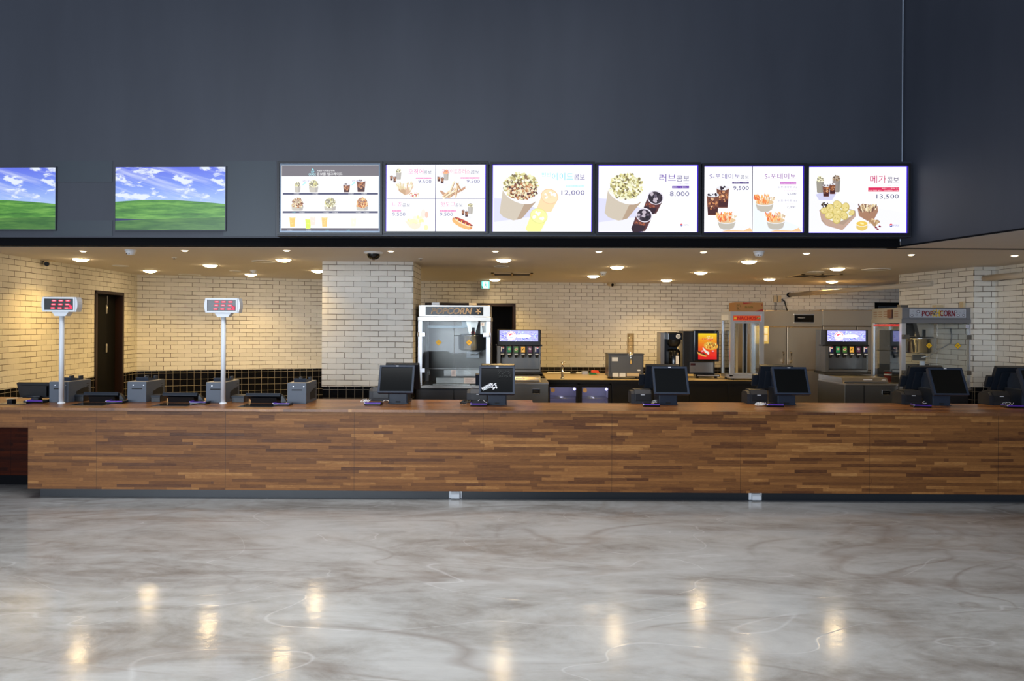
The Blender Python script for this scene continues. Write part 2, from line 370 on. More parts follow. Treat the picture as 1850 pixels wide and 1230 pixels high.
# ================================================================ SETTING
def wallseg(name, p0, p1, z0, z1, m, th=.15, openings=(), cap=True):
    """vertical wall from p0 to p1 (thickness to the left of the direction); openings (u0,u1,ztop)"""
    p0 = Vector(p0); p1 = Vector(p1); L = (p1 - p0).length; b = MB(); u = 0
    for a, c, zt in sorted(openings):
        b.box(u, a, 0, th, z0, z1); b.box(a, c, 0, th, zt, z1); u = c
    b.box(u, L, 0, th, z0, z1)
    d = p1 - p0
    return struct(b.build(name, m, None, (p0.x, p0.y, 0), math.atan2(d.y, d.x)))
def tiles(name, p0, p1, openings=(), zt=.88):
    p0 = Vector(p0); p1 = Vector(p1); L = (p1 - p0).length; b = MB(); u = 0
    for a, c in sorted(openings): b.box(u, a, -.008, 0, 0, zt); u = c
    b.box(u, L, -.008, 0, 0, zt); d = p1 - p0
    return struct(b.build(name, M_TILE, None, (p0.x, p0.y, 0), math.atan2(d.y, d.x)))
b = MB(); b.box(-16, 12, -14, 14.2, -.1, 0); struct(b.build('floor', M_FLOOR))
# lowered ceiling over the stand and, right of the navy wall, over the hall
xl = -9.0
b = MB(); b.prism([(xl, FY(xl) + .05), (3.79, 6.78), (4.82, 2.42), (9, 2.4), (9, 14.2), (xl, 14.2)], 'z', CEIL, CEIL + .06)
struct(b.build('ceiling', M_CEIL))
# fascia (upper wall) and black shutter pelmet below it
L = (3.77 - xl) / math.cos(FROT)
b = MB(); b.box(-L, 0, -.0, .06, CEIL + .076, 6.6); struct(b.build('wall_front', M_NAVY, None, (3.77, 6.70, 0), FROT))
b = MB(); b.box(-L, 0, 0, .1, CEIL + .001, CEIL + .0755); b.box(-L, 0, -.006, .1, CEIL - .004, CEIL + .004)
struct(b.build('trim_1', M_BLKT, None, (3.77, 6.735, 0), FROT))
b = MB(); b.box(-L, 0, .1, .112, CEIL - .006, CEIL); struct(b.build('trim_2', mat('pale_edge_trim', (196, 196, 194), .4), None, (3.77, 6.735, 0), FROT))
b = MB(); b.box(0, 6, 0, .035, CEIL - .006, CEIL - .0005); struct(b.build('trim_3', M_BLKT, None, (3.70, 6.83, 0), -.004))
# navy wall coming towards the camera on the right
wallseg('wall_right', (3.775, 6.73), (4.80, 2.4), CEIL + .004, 6.6, M_NAVY, .06)
b = MB(); b.box(-.004, .004, -.004, .004, 2.52, 6.6); struct(b.build('trim_4', mat('corner_bead', (150, 160, 175), .4), None, (3.762, 6.69, 0)))
b = MB(); b.box(0, 4.45, -.012, .0, CEIL - .002, CEIL + .012); struct(b.build('trim_5', M_BLKT, None, (3.77, 6.72, 0), math.atan2(2.4 - 6.73, 4.80 - 3.77)))
# slightly different paint between the left screens
def patch(x0, y0, x1, y1):
    a = Wf(x0, y0, .0); c = Wf(x1, y1, .0)
    return (a, c)
for i, (x0, y0, x1, y1) in enumerate(((101, 292, 207, 330), (101, 399, 207, 427), (407, 292, 500, 428))):
    a, c = patch(x0, y0, x1, y1); w_ = (Vector((c.x, c.y)) - Vector((a.x, a.y))).length
    b = MB(); b.box(0, w_, -.0325, -.03, c.z, a.z)
    struct(b.build('trim_%d' % (6 + i), M_PATCH, None, (a.x, a.y, 0), FROT))
# brick walls of the stand
LW0 = Vector((-5.821, 7.45)); LWc = Vector((-6.06, 11.18)); BLe = Vector((-2.9, 12.3)); BR = Vector((8.0, 13.1))
def lwu(Y): return (Y - LW0.y) / (LWc.y - LW0.y) * (LWc - LW0).length
du0, du1 = lwu(9.91), lwu(10.72)
wallseg('wall_left', LW0, LWc, 0, CEIL, M_BRICK, .15, [(du0, du1, 2.125)])
tiles('trim_9', LW0, LWc, [(du0 - .0, du1 + .0)])
wallseg('wall_back_left', LWc, BLe, 0, CEIL, M_BRICK); tiles('trim_10', LWc, BLe)
bdir = (BR - BLe); bL = bdir.length
def bu(x): return (x - BLe.x) / bdir.x * bL
def bY(x): return BLe.y + (x - BLe.x) * bdir.y / bdir.x
wallseg('wall_back', BLe, BR, 0, CEIL, M_BRICK, .15, [(bu(-1.56), bu(.06), 2.05), (bu(6.82), bu(7.6), 2.13)])
tiles('trim_11', BLe, BR, [(bu(-1.56), bu(.06)), (bu(6.82), bu(7.6))], .905)
b = MB(); b.box(0, 1.135, 0, .74, .88, CEIL); cb = struct(b.build('wall_column', M_BRICK, None, (-2.37, 8.63, 0)))
b = MB(); b.box(.01, 1.125, .01, .73, 0, .88); struct(b.build('trim_12', M_TILE, None, (-2.37, 8.63, 0)))
Pr = [(5.72, 10.23), (5.91, 8.86), (6.18, 8.85), (6.2, 5.0), (6.4, 5.0), (6.4, 10.23)]
b = MB(); b.prism(Pr, 'z', .9, CEIL); struct(b.build('wall_side_right', M_BRICK))
b = MB(); b.prism([(5.73, 10.22), (5.92, 8.87), (6.19, 8.86), (6.21, 5.0), (6.4, 5.0), (6.4, 10.22)], 'z', 0, .9); struct(b.build('trim_13', M_TILE))
# dark rooms behind the openings, so nothing shines through
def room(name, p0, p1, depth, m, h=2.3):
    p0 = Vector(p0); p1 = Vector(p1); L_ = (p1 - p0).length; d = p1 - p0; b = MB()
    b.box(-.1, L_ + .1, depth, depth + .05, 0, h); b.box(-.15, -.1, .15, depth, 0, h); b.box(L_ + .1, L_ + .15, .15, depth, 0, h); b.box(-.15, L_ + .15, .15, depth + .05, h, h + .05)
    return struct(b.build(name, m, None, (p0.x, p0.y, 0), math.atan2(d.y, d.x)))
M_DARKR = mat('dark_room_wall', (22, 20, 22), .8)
room('wall_store', LW0 + (LWc - LW0).normalized() * (du0 - .3), LW0 + (LWc - LW0).normalized() * (du1 + .3), 1.2, M_DARKR)
bn = bdir.normalized()
room('wall_passage', BLe + bn * (bu(-1.56) - .2), BLe + bn * (bu(.06) + .2), 1.5, M_DARKR)
room('wall_corridor', BLe + bn * (bu(6.82) - .1), BLe + bn * (bu(7.6) + .1), 1.2, mat('corridor_wall', (150, 155, 160), .7))
# door on the left wall: black frame with the leaf folded open inside
lang = math.atan2((LWc - LW0).y, (LWc - LW0).x); lp = LW0 + (LWc - LW0).normalized() * du0; DW = du1 - du0
b = MB()
for a, c in ((0, .045), (DW - .045, DW)): b.box(a, c, -.02, .16, 0, 2.125)
b.box(0, DW, -.02, .16, 2.08, 2.125); d1 = struct(b.build('door_1', M_BRD, None, (lp.x, lp.y, 0), lang))
part(d1, 'door_leaf', M_DOORB, lambda q: (q.box(.05, .43, .05, .09, .01, 2.075), q.box(.455, DW - .05, .09, .13, .01, 2.075)))
for z in (1.86, 1.28, .5):
    part(d1, 'hinge', M_SS, lambda q: (q.box(.395, .43, .04, .052, z - .065, z + .065), q.box(.455, .5, .078, .092, z - .065, z + .065), q.tube([(.443, .05, z - .06), (.443, .05, z + .06)], .009)))
part(d1, 'door_closer', M_SS, lambda q: q.box(.425, .44, .04, .05, 1.93, 2.06))
# double width opening behind the popcorn machine
bp = BLe + bn * bu(-1.56); bw = bu(.06) - bu(-1.56); bang = math.atan2(bn.y, bn.x)
b = MB(); b.box(0, .05, -.02, .16, 0, 2.05); b.box(bw - .05, bw, -.02, .16, 0, 2.05); b.box(0, bw, -.02, .16, 2.0, 2.05)
d2 = struct(b.build('door_2', M_BRD, None, (bp.x, bp.y, 0), bang))

bp3 = BLe + bn * bu(6.82); bw3 = bu(7.6) - bu(6.82)
b = MB(); b.box(0, .05, -.02, .16, 0, 2.13); b.box(bw3 - .05, bw3, -.02, .16, 0, 2.13); b.box(0, bw3, -.02, .16, 2.07, 2.13); b.box(.05, bw3 - .05, .04, .08, 0, 1.0)
d3 = struct(b.build('door_3', M_DOORB, None, (bp3.x, bp3.y, 0), bang))
part(d3, 'window_pane', M_GLASS, lambda q: q.box(.05, bw3 - .05, .055, .06, 1.0, 2.07))
# pale pipes near the ceiling on the right
b = MB(); b.tube([(5.15, 12.86, 2.255), (5.80, 9.55, 2.268)], .036, seg=16); tag(b.build('pipe', M_PIPE), 'long pale pipe running from the back wall over the refrigerators', 'pipe')
b = MB(); b.tube([(6.03, 8.84, 2.292), (6.13, 8.0, 2.294)], .039, seg=16); tag(b.build('pipe', M_PIPE), 'short pale pipe at the far right, against the grey-lit brick', 'pipe')
for p, q in (((5.15, 12.86, 2.255), (5.80, 9.55, 2.268)),):
    p = Vector(p); q = Vector(q); d = (q - p).normalized(); b = MB(); b.tube([p - d * .01, p + d * .03], .046, seg=16); pc = bpy.data.objects['pipe']
    c = b.build('collar', M_BLKT, pc)

# ================================================================ COUNTER
CY = 6.5
t = thing('service_counter', 'long concession counter clad in brown wood strips on a black plinth', 'counter', (-4.54, CY, 0))
part(t, 'front_panel', M_WOOD, lambda q: (q.box(0, 11.2, 0, .04, .093, CT - .024), q.box(-3.4, -.001, 0, .04, .668, CT - .024), q.box(0, .04, .041, .56, .093, CT - .024)))
part(t, 'plinth', M_BASE, lambda q: q.box(.05, 11.2, .1, .14, 0, .093))
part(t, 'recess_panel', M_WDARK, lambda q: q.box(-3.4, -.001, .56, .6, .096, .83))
part(t, 'recess_base', M_BLKT, lambda q: q.box(-3.4, -.001, .555, .6, 0, .096))
part(t, 'back_panel', M_CAB, lambda q: q.box(.04, 11.2, .62, .64, 0, CT - .026))
top = MB(); P = [(-8.0, 6.485), (6.19, 6.485), (6.19, 7.3), (1.28, 7.3), (1.28, 7.16), (.22, 7.16), (.22, 7.39), (-8.0, 7.39)]
top.prism(P, 'z', CT - .024, CT)
tag(top.build('countertop', M_WTOP), 'oiled wood-strip countertop running the full width of the stand', 'countertop')
for px, lab in ((823, 'white outlet cover on the black plinth, left of the two'), (1364, 'white outlet cover on the black plinth, right of the two')):
    p = W3(px, 901, 6.6); t = thing('outlet_cover', lab, 'outlet', (p.x, 6.6, 0), 0, 'outlet covers along the plinth')
    part(t, 'plate', M_WPL, lambda q: q.box(-.062, .062, -.008, 0, .004, .078, 0, .002))
    part(t, 'hood', M_WPL, lambda q: q.prism([(-.008, .012), (-.045, .012), (-.045, .05), (-.03, .068), (-.008, .07)], 'x', -.04, .04))

# ================================================================ CEILING FITTINGS
t = thing('downlight', 'x', 'ceiling light', (0, 0, CEIL), 0, 'large round downlights')
part(t, 'trim_ring', M_WPL, lambda q: q.lathe([(.088, 0), (.1, -.004), (.103, 0)]))
part(t, 'lens', M_LAMP, lambda q: q.lathe([(0, -.03), (.035, -.029), (.065, -.022), (.083, -.01), (.088, 0)], seg=36))
proto = t; BIG = [(146, 468), (271, 489), (380, 479), (453, 495.5), (512, 469), (574, 489), (910, 469.5), (894, 505), (1115, 482.5), (1072, 498.5), (1266, 492), (1204, 506), (1353, 472), (1390, 504), (1513, 485), (1503, 508.5)]
BL = ['large round downlight nearest the dome-shaped smoke detector at far left', 'large round downlight in front of the black doorway in the left brick wall', 'large round downlight in front of the back round vent, left of the second pole display', 'large round downlight beside the small back smoke detector, left of the column', 'large round downlight beside the big round ceiling vent, left of the column', 'large round downlight partly hidden by the left edge of the brick column', 'large round downlight just in front of the long ceiling air vent', 'large round downlight beside the green exit sign', 'large round downlight, nearer of the two in front of the dark wall camera', 'large round downlight beside the small sensor, in front of the dark wall camera', 'large round downlight right of centre, above the nacho cheese dispenser', 'large round downlight close to the back wall, above the coffee brewer', 'large round downlight beside the smoke detector right of centre', 'large round downlight over the left end of the refrigerator', 'large round downlight between the square vent and the menu board end at right', 'large round downlight glaring beside the pale pipe over the refrigerator']
def lampat(o, p, en, sz, col, spread=2.2):
    l = bpy.data.lights.get('beam_%d' % int(en * 10)) 
    if not l:
        l = bpy.data.lights.new('beam_%d' % int(en * 10), 'AREA'); l.shape = 'DISK'; l.size = sz; l.energy = en; l.color = col; l.spread = spread
    e = bpy.data.objects.new('beam', l); COL.objects.link(e); e.location = (p.x, p.y, CEIL - .035)
first = True
WARM = (1.0, .65, .21)
for (px, py), lab in zip(BIG, BL):
    p = Wz(px, py, CEIL)
    if first: proto.location = (p.x, p.y, CEIL); proto['label'] = lab; first = False
    else: dup(proto, (p.x, p.y, CEIL), 0, lab)
    lampat(None, p, 13.5, .16, WARM)
t = thing('spotlight', 'x', 'ceiling light', (0, 0, CEIL), 0, 'small recessed spotlights along the front edge')
part(t, 'trim_ring', M_WPL, lambda q: q.lathe([(.034, 0), (.043, -.003), (.045, 0)]))
part(t, 'lens', M_LAMPS, lambda q: q.lathe([(0, -.012), (.02, -.01), (.034, 0)], seg=24))
SM = [(150, 453.4), (334, 452.6), (518, 452.4), (706, 453.5), (895, 453.7), (1082, 454.5), (1271, 455.2), (1457, 457.6), (1646, 460), (1833, 461.8)]
SL = ['farthest left in the row', 'above the gap between the two pole displays', 'between the second pole display and the column', 'right of the black dome camera on the column front', 'above the left popcorn machine', 'below the left edge of the two-cola popcorn menu screen', 'below the left end of the split potato menu screen', 'right of the near smoke detector', 'below the right end of the menu board', 'farthest right in the row']
first = True
for (px, py), lab in zip(SM, SL):
    p = Wz(px, py, CEIL); lab = 'small recessed spotlight ' + lab
    if first: t.location = (p.x, p.y, CEIL); t['label'] = lab; first = False
    else: dup(t, (p.x, p.y, CEIL), 0, lab)
    lampat(None, p, 2.0, .06, (1.0, .74, .4), 1.6)
# smoke detectors
def detector(px, py, r, lab):
    p = Wz(px, py, CEIL); t = thing('smoke_detector', lab, 'smoke detector', (p.x, p.y, CEIL), 0, 'ceiling smoke detectors')
    part(t, 'base', M_WPL, lambda q: q.lathe([(r, 0), (r, -.014), (0, -.014)]))
    part(t, 'head', M_WPL, lambda q: q.lathe([(r * .86, -.014), (r * .8, -.035), (r * .6, -.052), (0, -.056)]))
    part(t, 'slot', M_SLOT, lambda q: [q.box(x - r * .09, x + r * .09, -r * .72, -r * .62, -.048, -.036) for x in (-r * .35, r * .1)])
detector(236, 451.5, .057, 'white dome smoke detector above the left brick wall, near the front edge')
detector(1371, 454, .057, 'white dome smoke detector right of centre, near the front edge')
detector(458, 488, .05, 'small smoke detector close behind a downlight, left of the column')
detector(1090, 491, .05, 'small smoke detector between two downlights right of the exit sign')
def disc(px, py, wpx, nm, lab, cat, m=None, grp=None):
    p = Wz(px, py, CEIL); r = wpx / 2 / F * p.y; t = thing(nm, lab, cat, (p.x, p.y, CEIL), 0, grp)
    part(t, 'rim', M_WPL if m is None else m, lambda q: q.lathe([(r, 0), (r * .98, -.006), (r * .88, -.008), (r * .84, -.003)], seg=36))
    part(t, 'grille', mat('cream_grille', (190, 182, 168), .6) if m is None else m, lambda q: q.lathe([(r * .84, -.003), (r * .4, -.006), (0, -.007)], seg=36))
disc(218, 479.8, 27, 'ceiling_speaker', 'round ceiling speaker above the black door in the left wall', 'ceiling speaker', None, 'ceiling speakers')
disc(477, 472, 43, 'ceiling_vent', 'large round ceiling vent beside a downlight, left of the column', 'ceiling vent', None, 'round ceiling vents')
disc(343, 496, 38, 'ceiling_vent', 'large round ceiling vent close to the back wall, between the pole displays', 'ceiling vent', None, 'round ceiling vents')
disc(906, 481, 28, 'ceiling_speaker', 'round ceiling speaker in front of the long air vent', 'ceiling speaker', None, 'ceiling speakers')
disc(1583, 486.5, 48, 'ceiling_vent', 'large round ceiling vent on the right, above the right popcorn machine', 'ceiling vent', None, 'round ceiling vents')
disc(1474, 491, 31, 'ceiling_speaker', 'round ceiling speaker just in front of the right air vent', 'ceiling speaker', None, 'ceiling speakers')
disc(425, 489, 20, 'ceiling_sensor', 'flat round sensor plate left of the small smoke detector', 'sensor')
for (x, y), lab in (((315, 465), 'small sprinkler head left of the second pole display'), ((760, 466.5), 'small sprinkler head beside the top of the brick column')):
    p = Wz(x, y, CEIL); t = thing('sprinkler', lab, 'sprinkler', (p.x, p.y, CEIL), 0, 'ceiling sprinklers')
    part(t, 'rosette', M_WPL, lambda q: q.lathe([(.03, 0), (.026, -.006), (0, -.006)])); part(t, 'head', M_SS, lambda q: q.lathe([(.008, -.006), (.008, -.02), (.016, -.022), (.016, -.025), (0, -.026)]))
def acvent(c0, c1, c2, c3, lab):
    P_ = [Wz(x, y, CEIL) for x, y in (c0, c1, c2, c3)]; cx_ = sum(p.x for p in P_) / 4; cy_ = sum(p.y for p in P_) / 4
    wx = (abs(P_[1].x - P_[0].x) + abs(P_[2].x - P_[3].x)) / 2; wy = abs(P_[3].y - P_[0].y)
    t = thing('air_vent', lab, 'air vent', (cx_, cy_, CEIL), 0, 'rectangular ceiling air vents'); hx, hy = wx / 2, wy / 2
    part(t, 'frame', mat('vent_frame', (198, 176, 136), .5), lambda q: (q.box(-hx, hx, -hy, -hy + .04, -.012, 0), q.box(-hx, hx, hy - .04, hy, -.012, 0), q.box(-hx, -hx + .04, -hy, hy, -.012, 0), q.box(hx - .04, hx, -hy, hy, -.012, 0), q.box(-.015, .015, -hy, hy, -.012, 0)))
    part(t, 'louvre', mat('vent_louvre', (96, 82, 62), .6), lambda q: [q.box(-hx + .04, hx - .04, -hy + .04 + i * (2 * hy - .08) / 9, -hy + .055 + i * (2 * hy - .08) / 9, -.008, -.001) for i in range(9)])
acvent((895, 492.5), (970, 493), (954, 497.5), (882, 497.5), 'long slatted air vent in the ceiling near the green exit sign')
acvent((1452, 494.5), (1518, 496), (1490, 500), (1418, 500), 'long slatted air vent in the ceiling above the refrigerator')
# dome camera on the ceiling before the column
p = Wz(675, 455.5, CEIL); t = thing('dome_camera', 'black dome security camera hanging in front of the white brick column', 'security camera', (p.x, p.y, CEIL))
part(t, 'mounting_plate', M_WPL, lambda q: q.lathe([(.105, 0), (.1, -.012), (.074, -.02)], seg=36)); part(t, 'dome', M_BLKG, lambda q: q.lathe([(.074, -.018), (.071, -.04), (.058, -.062), (.035, -.078), (0, -.085)], seg=36))
part(t, 'lens', mat('camera_lens_ring', (120, 70, 40), .2), lambda q: q.lathe([(0, -.086), (.012, -.0865), (.016, -.082)]))
def bullet(p, rot, lab, k=1.0):
    t = thing('security_camera', lab, 'security camera', p, rot)
    part(t, 'bracket', M_BEIGE, lambda q: q.box(-.13 * k, .07 * k, -.11 * k, .0, -.012, -.002)); part(t, 'body', M_BEIGE, lambda q: q.tube([(-.03, -.03, -.03), (.03 * k, -.11 * k, -.05 * k)], .034 * k, seg=16))
    part(t, 'lens', M_BLKG, lambda q: q.tube([(.03 * k, -.11 * k, -.05 * k), (.034 * k, -.116 * k, -.052 * k)], .028 * k, seg=16))
p = Wz(86, 470, CEIL); bullet((p.x, p.y + .05, CEIL), 0, 'small pale camera on the ceiling against the left brick wall')
p = Wz(1107, 511, CEIL - .03); bullet((p.x, 12.48, CEIL), 0, 'small dark-lensed camera at the top of the back wall, right of the exit sign')
# exit sign
p = W3(877, 509, 12.2); t = thing('exit_sign', 'small glowing green and white exit sign hanging by the back wall', 'exit sign', (p.x, 12.2, CEIL))
part(t, 'housing', M_SSD, lambda q: (q.box(-.085, .085, 0, .04, -.155, -.01), q.box(-.05, .05, .01, .03, -.01, 0)))
A = Art(869, 509, 12.2 / F, 1.5)
A.rect(870, 510.3, 884.3, 522.6, (120, 235, 220)); A.rect(873.2, 510.8, 881.3, 522.4, WHT); A.ell(877.6, 512.8, .9, .9, (40, 170, 140)); A.poly([(876.4, 514), (879, 514.4), (878.4, 517), (880, 520.6), (879.2, 521), (877.2, 518), (875, 520.8), (874.4, 520.2), (876.2, 517)], (70, 190, 165)); A.poly([(870.3, 517.5), (873, 521), (873, 522.4), (870.3, 522.4)], (30, 120, 110))
A.build('sign_face', t, (-.078, -.001, 0))

# ================================================================ SCREENS
def screen_thing(name, lab, cat, x0, y0, x1, y1, off, grp):
    a = Wf(x0, y0, off); c = Wf(x1, y1, off); c2 = Wf(x1, y0, off)
    wd = (Vector((c.x, c.y)) - Vector((a.x, a.y))).length
    t = thing(name, lab, cat, (a.x, a.y, a.z), FROT, grp); return t, wd, a.z - c.z
# housing of the menu board
HOFF = .155
a = Wf(499, 291.5, HOFF); c = Wf(1646, 430.5, HOFF); wd = (Vector((c.x, c.y)) - Vector((a.x, a.y))).length
zt = (Wf(499, 291, HOFF).z + Wf(1646, 295.5, HOFF).z) / 2; zb = (Wf(499, 423.5, HOFF).z + Wf(1646, 431, HOFF).z) / 2
t = thing('menu_board_housing', 'long dark blue housing holding the row of six menu screens', 'menu board', (a.x, a.y, 0), FROT)
part(t, 'back_box', mat('housing_paint', (50, 58, 72), .45), lambda q: q.box(0, wd, .02, HOFF - .035, zb, zt))
part(t, 'frame', mat('housing_frame', (42, 48, 60), .4), lambda q: (q.box(0, wd, 0, .02, zb, zb + .03), q.box(0, wd, 0, .02, zt - .018, zt), q.box(0, .015, 0, .02, zb + .03, zt - .018), q.box(wd - .03, wd, 0, .02, zb + .03, zt - .018)))
def bezel(t, wd, ht, m, bw_=.022, d0=-.02, d1=.018, inner=True):
    part(t, 'bezel', m, lambda q: (q.box(-bw_, wd + bw_, d0, d1, 0, bw_), q.box(-bw_, wd + bw_, d0, d1, -ht - bw_, -ht), q.box(-bw_, 0, d0, d1, -ht, 0), q.box(wd, wd + bw_, d0, d1, -ht, 0)))
GR = 'menu screens in the board'; M_BEZ = mat('black_bezel', (14, 15, 20), .35); M_BEZS = mat('silver_bezel', (110, 120, 132), .3, .5)
EDGE = (74, 40, 225)
def menu(lab, x0, y0, x1, y1, draw, silver=False):
    t, wd, ht = screen_thing('menu_screen', lab, 'menu screen', x0, y0, x1, y1, HOFF - .002, GR)
    bezel(t, wd, ht, M_BEZ, .0225)
    if silver: part(t, 'inner_frame', M_BEZS, lambda q: (q.box(0, wd, -.012, .0, -.018, 0), q.box(0, wd, -.012, .0, -ht, -ht + .018), q.box(0, .014, -.012, 0, -ht + .018, -.018), q.box(wd - .014, wd, -.012, 0, -ht + .018, -.018)))
    A = Art(x0, y0, wd / (x1 - x0), 1.12)
    A.rect(x0, y0, x1, y1, EDGE); A.rect(x0 + .8, y0 + 1.3, x1 - 1.6, y1 - .6, (244, 240, 255)); A.rect(x0 + 1.2, y0 + 2, x1 - 2.2, y1 - 1, WHT); draw(A)
    part(t, 'back_shell', M_BEZ, lambda q: q.box(0, wd, .004, .018, -ht, 0)); A.build('display', t, (0, .003, 0))
def m1(A):
    G = (96, 92, 100); B = (80, 76, 110)
    A.rect(509, 299.5, 684.5, 318, (112, 108, 112)); A.rect(509, 410.5, 684.5, 418.2, G)
    A.text('UP', 562, 312.4, 3.6, (150, 235, 250)); A.text('GRADE', 557.5, 316.6, 3.8, (190, 245, 255), 'L', 13)
    A.text('저렴한 가격 풍성하게!', 572.5, 310, 3, WHT, 'L', 32); A.text('콤보를 업그레이드', 572.5, 316.6, 5, WHT, 'L', 46); A.poly([(565, 304), (567.5, 308), (562.5, 308)], (150, 235, 250))
    A.rect(511, 347.5, 682.5, 351.2, B); A.rect(511, 380.3, 682.5, 384, B)
    for x, y in ((531, 350.6), (565, 350.6), (629, 350.6), (653, 350.6), (528, 383.5), (541, 383.5), (585, 383.5), (601, 383.5), (643, 383.5), (657, 383.5), (519, 415.5), (553, 415.5), (588, 415.5), (626, 415.5)):
        A.text('카라멜팝콘' if x % 2 else '+1,000', x, y, 2, WHT if x % 2 else (140, 225, 235))
    A.bucket(538, 335, 11, 11.5, POP, 26, r=1.0); A.bucket(567, 335.5, 17.5, 11, POP, 44, r=1.1)
    A.cola(626.5, 333, 12.5, 14); A.cola(652.5, 326.5, 16, 20)
    for x in (546, 634.5): A.poly([(x, 334.6), (x + 5, 330.6), (x + 4, 329.6), (x + 7, 329.4), (x + 6.4, 332.4), (x + 5.6, 331.6), (x + 1, 335.4)], (120, 225, 245)); A.text('SIZE UP', x + 1.5, 329, 3.4, (110, 100, 170), 'L', 12)
    for x, cl, s in ((538.5, POP[:3] + CAR[:3], 3), (597.5, POP, 4), (655, [(232, 160, 80), (200, 110, 50), (250, 210, 150), (150, 80, 50)], 5)): A.bucket(x, 370.5, 22.5, 9, cl, 70, r=1.2, seed=s, dome=.58)
    for x, y, c in ((530, 391, (246, 196, 110)), (558.5, 394, (214, 240, 90)), (567, 389, (244, 220, 210)), (588, 391, (240, 200, 120)), (640, 391, (250, 236, 215)), (668, 391, (238, 238, 246))):
        A.poly([(x - 5.5, y), (x + 5.5, y), (x + 4, y + 18), (x - 4, y + 18)], tuple(min(255, v + 12) for v in c)); A.poly([(x - 4.8, y + 3), (x + 4.8, y + 3), (x + 3.8, y + 16.6), (x - 3.8, y + 16.6)], c); A.ell(x, y, 5.5, 1.6, (238, 238, 246)); A.blobs(x, y + 8, 3.6, 5, [c, tuple(min(255, v + 20) for v in c)], 10, 1.3)
def ttl(A, s, x0, x1, yb, h, c, s2, x2, h2=None, c2=(92, 92, 130)):
    A.text(s, x0, yb, h, c, 'L', x1 - x0); A.text(s2, x1 + .8, yb, h2 or h * .72, c2, 'L', x2 - x1 - .8)
def combo(A, x, y, pc=POP):
    A.poly([(x - 4.5, y + 18), (x + 5, y + 22), (x - 1, y + 27), (x - 14, y + 20)], (232, 232, 248))
    A.bucket(x, y + 3.6, 9.6, 13, pc, 22, (186, 180, 172), .9, 2, .8); A.cola(x - 13, y + 10, 5.6, 9, 2); A.cola(x - 6.8, y + 12, 6, 10.4, 4)
def m2(A):
    PK = (226, 92, 168)
    A.rect(786.4, 298, 787.6, 417.6, (70, 68, 120)); A.rect(699, 357.8, 876, 358.8, (70, 68, 120))
    ttl(A, '오징어', 738, 764.5, 314.5, 9.2, PK, '콤보', 779.5); ttl(A, '포테이토츄러스', 798, 848.5, 314, 8.6, (238, 130, 170), '콤보', 866)
    ttl(A, '나쵸', 709.5, 726.5, 373, 8.6, (240, 150, 200), '콤보', 741); ttl(A, '핫도그', 796, 822, 373, 9, (240, 140, 180), '콤보', 836)
    for x0, x1, y in ((751.5, 779.5, 320.6), (832, 866, 320.4), (709.5, 725, 379), (795, 824, 379)): A.rect(x0, y, x1, y + 2.4, (240, 110, 180)); A.text('팝콘+콜라+2인', x0 + 1, y + 2, 1.5, WHT, 'L', x1 - x0 - 2)
    for x, y, al in ((779.5, 331.5, 'R'), (866.5, 331.5, 'R'), (795, 390.5, 'L'), (709.5, 390.5, 'L')): A.text('9,500' if x != 709.5 else '9,500', x, y, 7, (92, 88, 150), al, 23.5)
    combo(A, 720.5, 307); combo(A, 806, 309, [(246, 150, 90), (250, 190, 140), (230, 120, 80)]); combo(A, 850, 369)
    A.poly([(716, 334), (746, 330), (748, 337), (741, 350), (733, 353), (722, 346)], (214, 182, 148)); A.poly([(722, 340), (734, 344), (733, 353), (722, 346)], (196, 160, 126)); A.fries(731.5, 340, 27, [(250, 244, 220), (236, 226, 190), (220, 206, 160), (250, 248, 238)], 40, 4)
    A.blobs(750, 352, 9, 4, [(240, 226, 190), (214, 180, 130), (200, 60, 60)], 18, 1.6)
    A.poly([(795, 346), (824, 326), (842, 336), (840, 341), (811, 358), (803, 357)], (236, 238, 250)); A.poly([(795, 346), (797, 344), (813, 354), (841, 337), (841, 342), (812, 358), (804, 357)], (196, 150, 118))
    for i, (x, y, an) in enumerate(((811, 348, -.6), (817, 340, -1.2), (821, 347, -.9), (826, 344, -1.4), (813, 352, -.55), (829, 338, 1.0))): A.ell(x, y, 15 if i != 5 else 9, 2.1, [(232, 206, 160), (246, 228, 190), (220, 188, 140)][i % 3], an, 10); A.ell(x + .8, y + .8, 12, .6, (150, 100, 80), an, 8)
    A.poly([(733, 400), (765, 396), (760, 411), (751, 415), (742, 411)], (248, 226, 204)); A.blobs(752, 398, 13, 8, [(253, 240, 190), (250, 232, 170), (255, 246, 214)], 26, 3.6, True, 1.2); A.ell(771, 411, 4, 5, (253, 240, 180)); A.ell(766, 386, 4.4, 8, (250, 226, 214)); A.ell(772, 388, 3, 6, (250, 200, 180))
    A.ell(836, 403.5, 20, 7.6, (214, 140, 80), .45, 16); A.ell(834, 405, 18, 5.2, (244, 180, 110), .45, 16); A.ell(838, 401, 18.5, 4.4, (246, 222, 190), .45, 16); A.ell(838.5, 400.4, 17.6, 2.9, (190, 62, 40), .45, 16)
    for i in range(9): A.ell(824 + i * 3.6, 394.6 + i * 1.72 + (i % 2) * 1.6 - .8, 2.4, .7, (250, 226, 90) if i % 2 else (90, 50, 40), .45 + (.9 if i % 2 else -.7), 7)
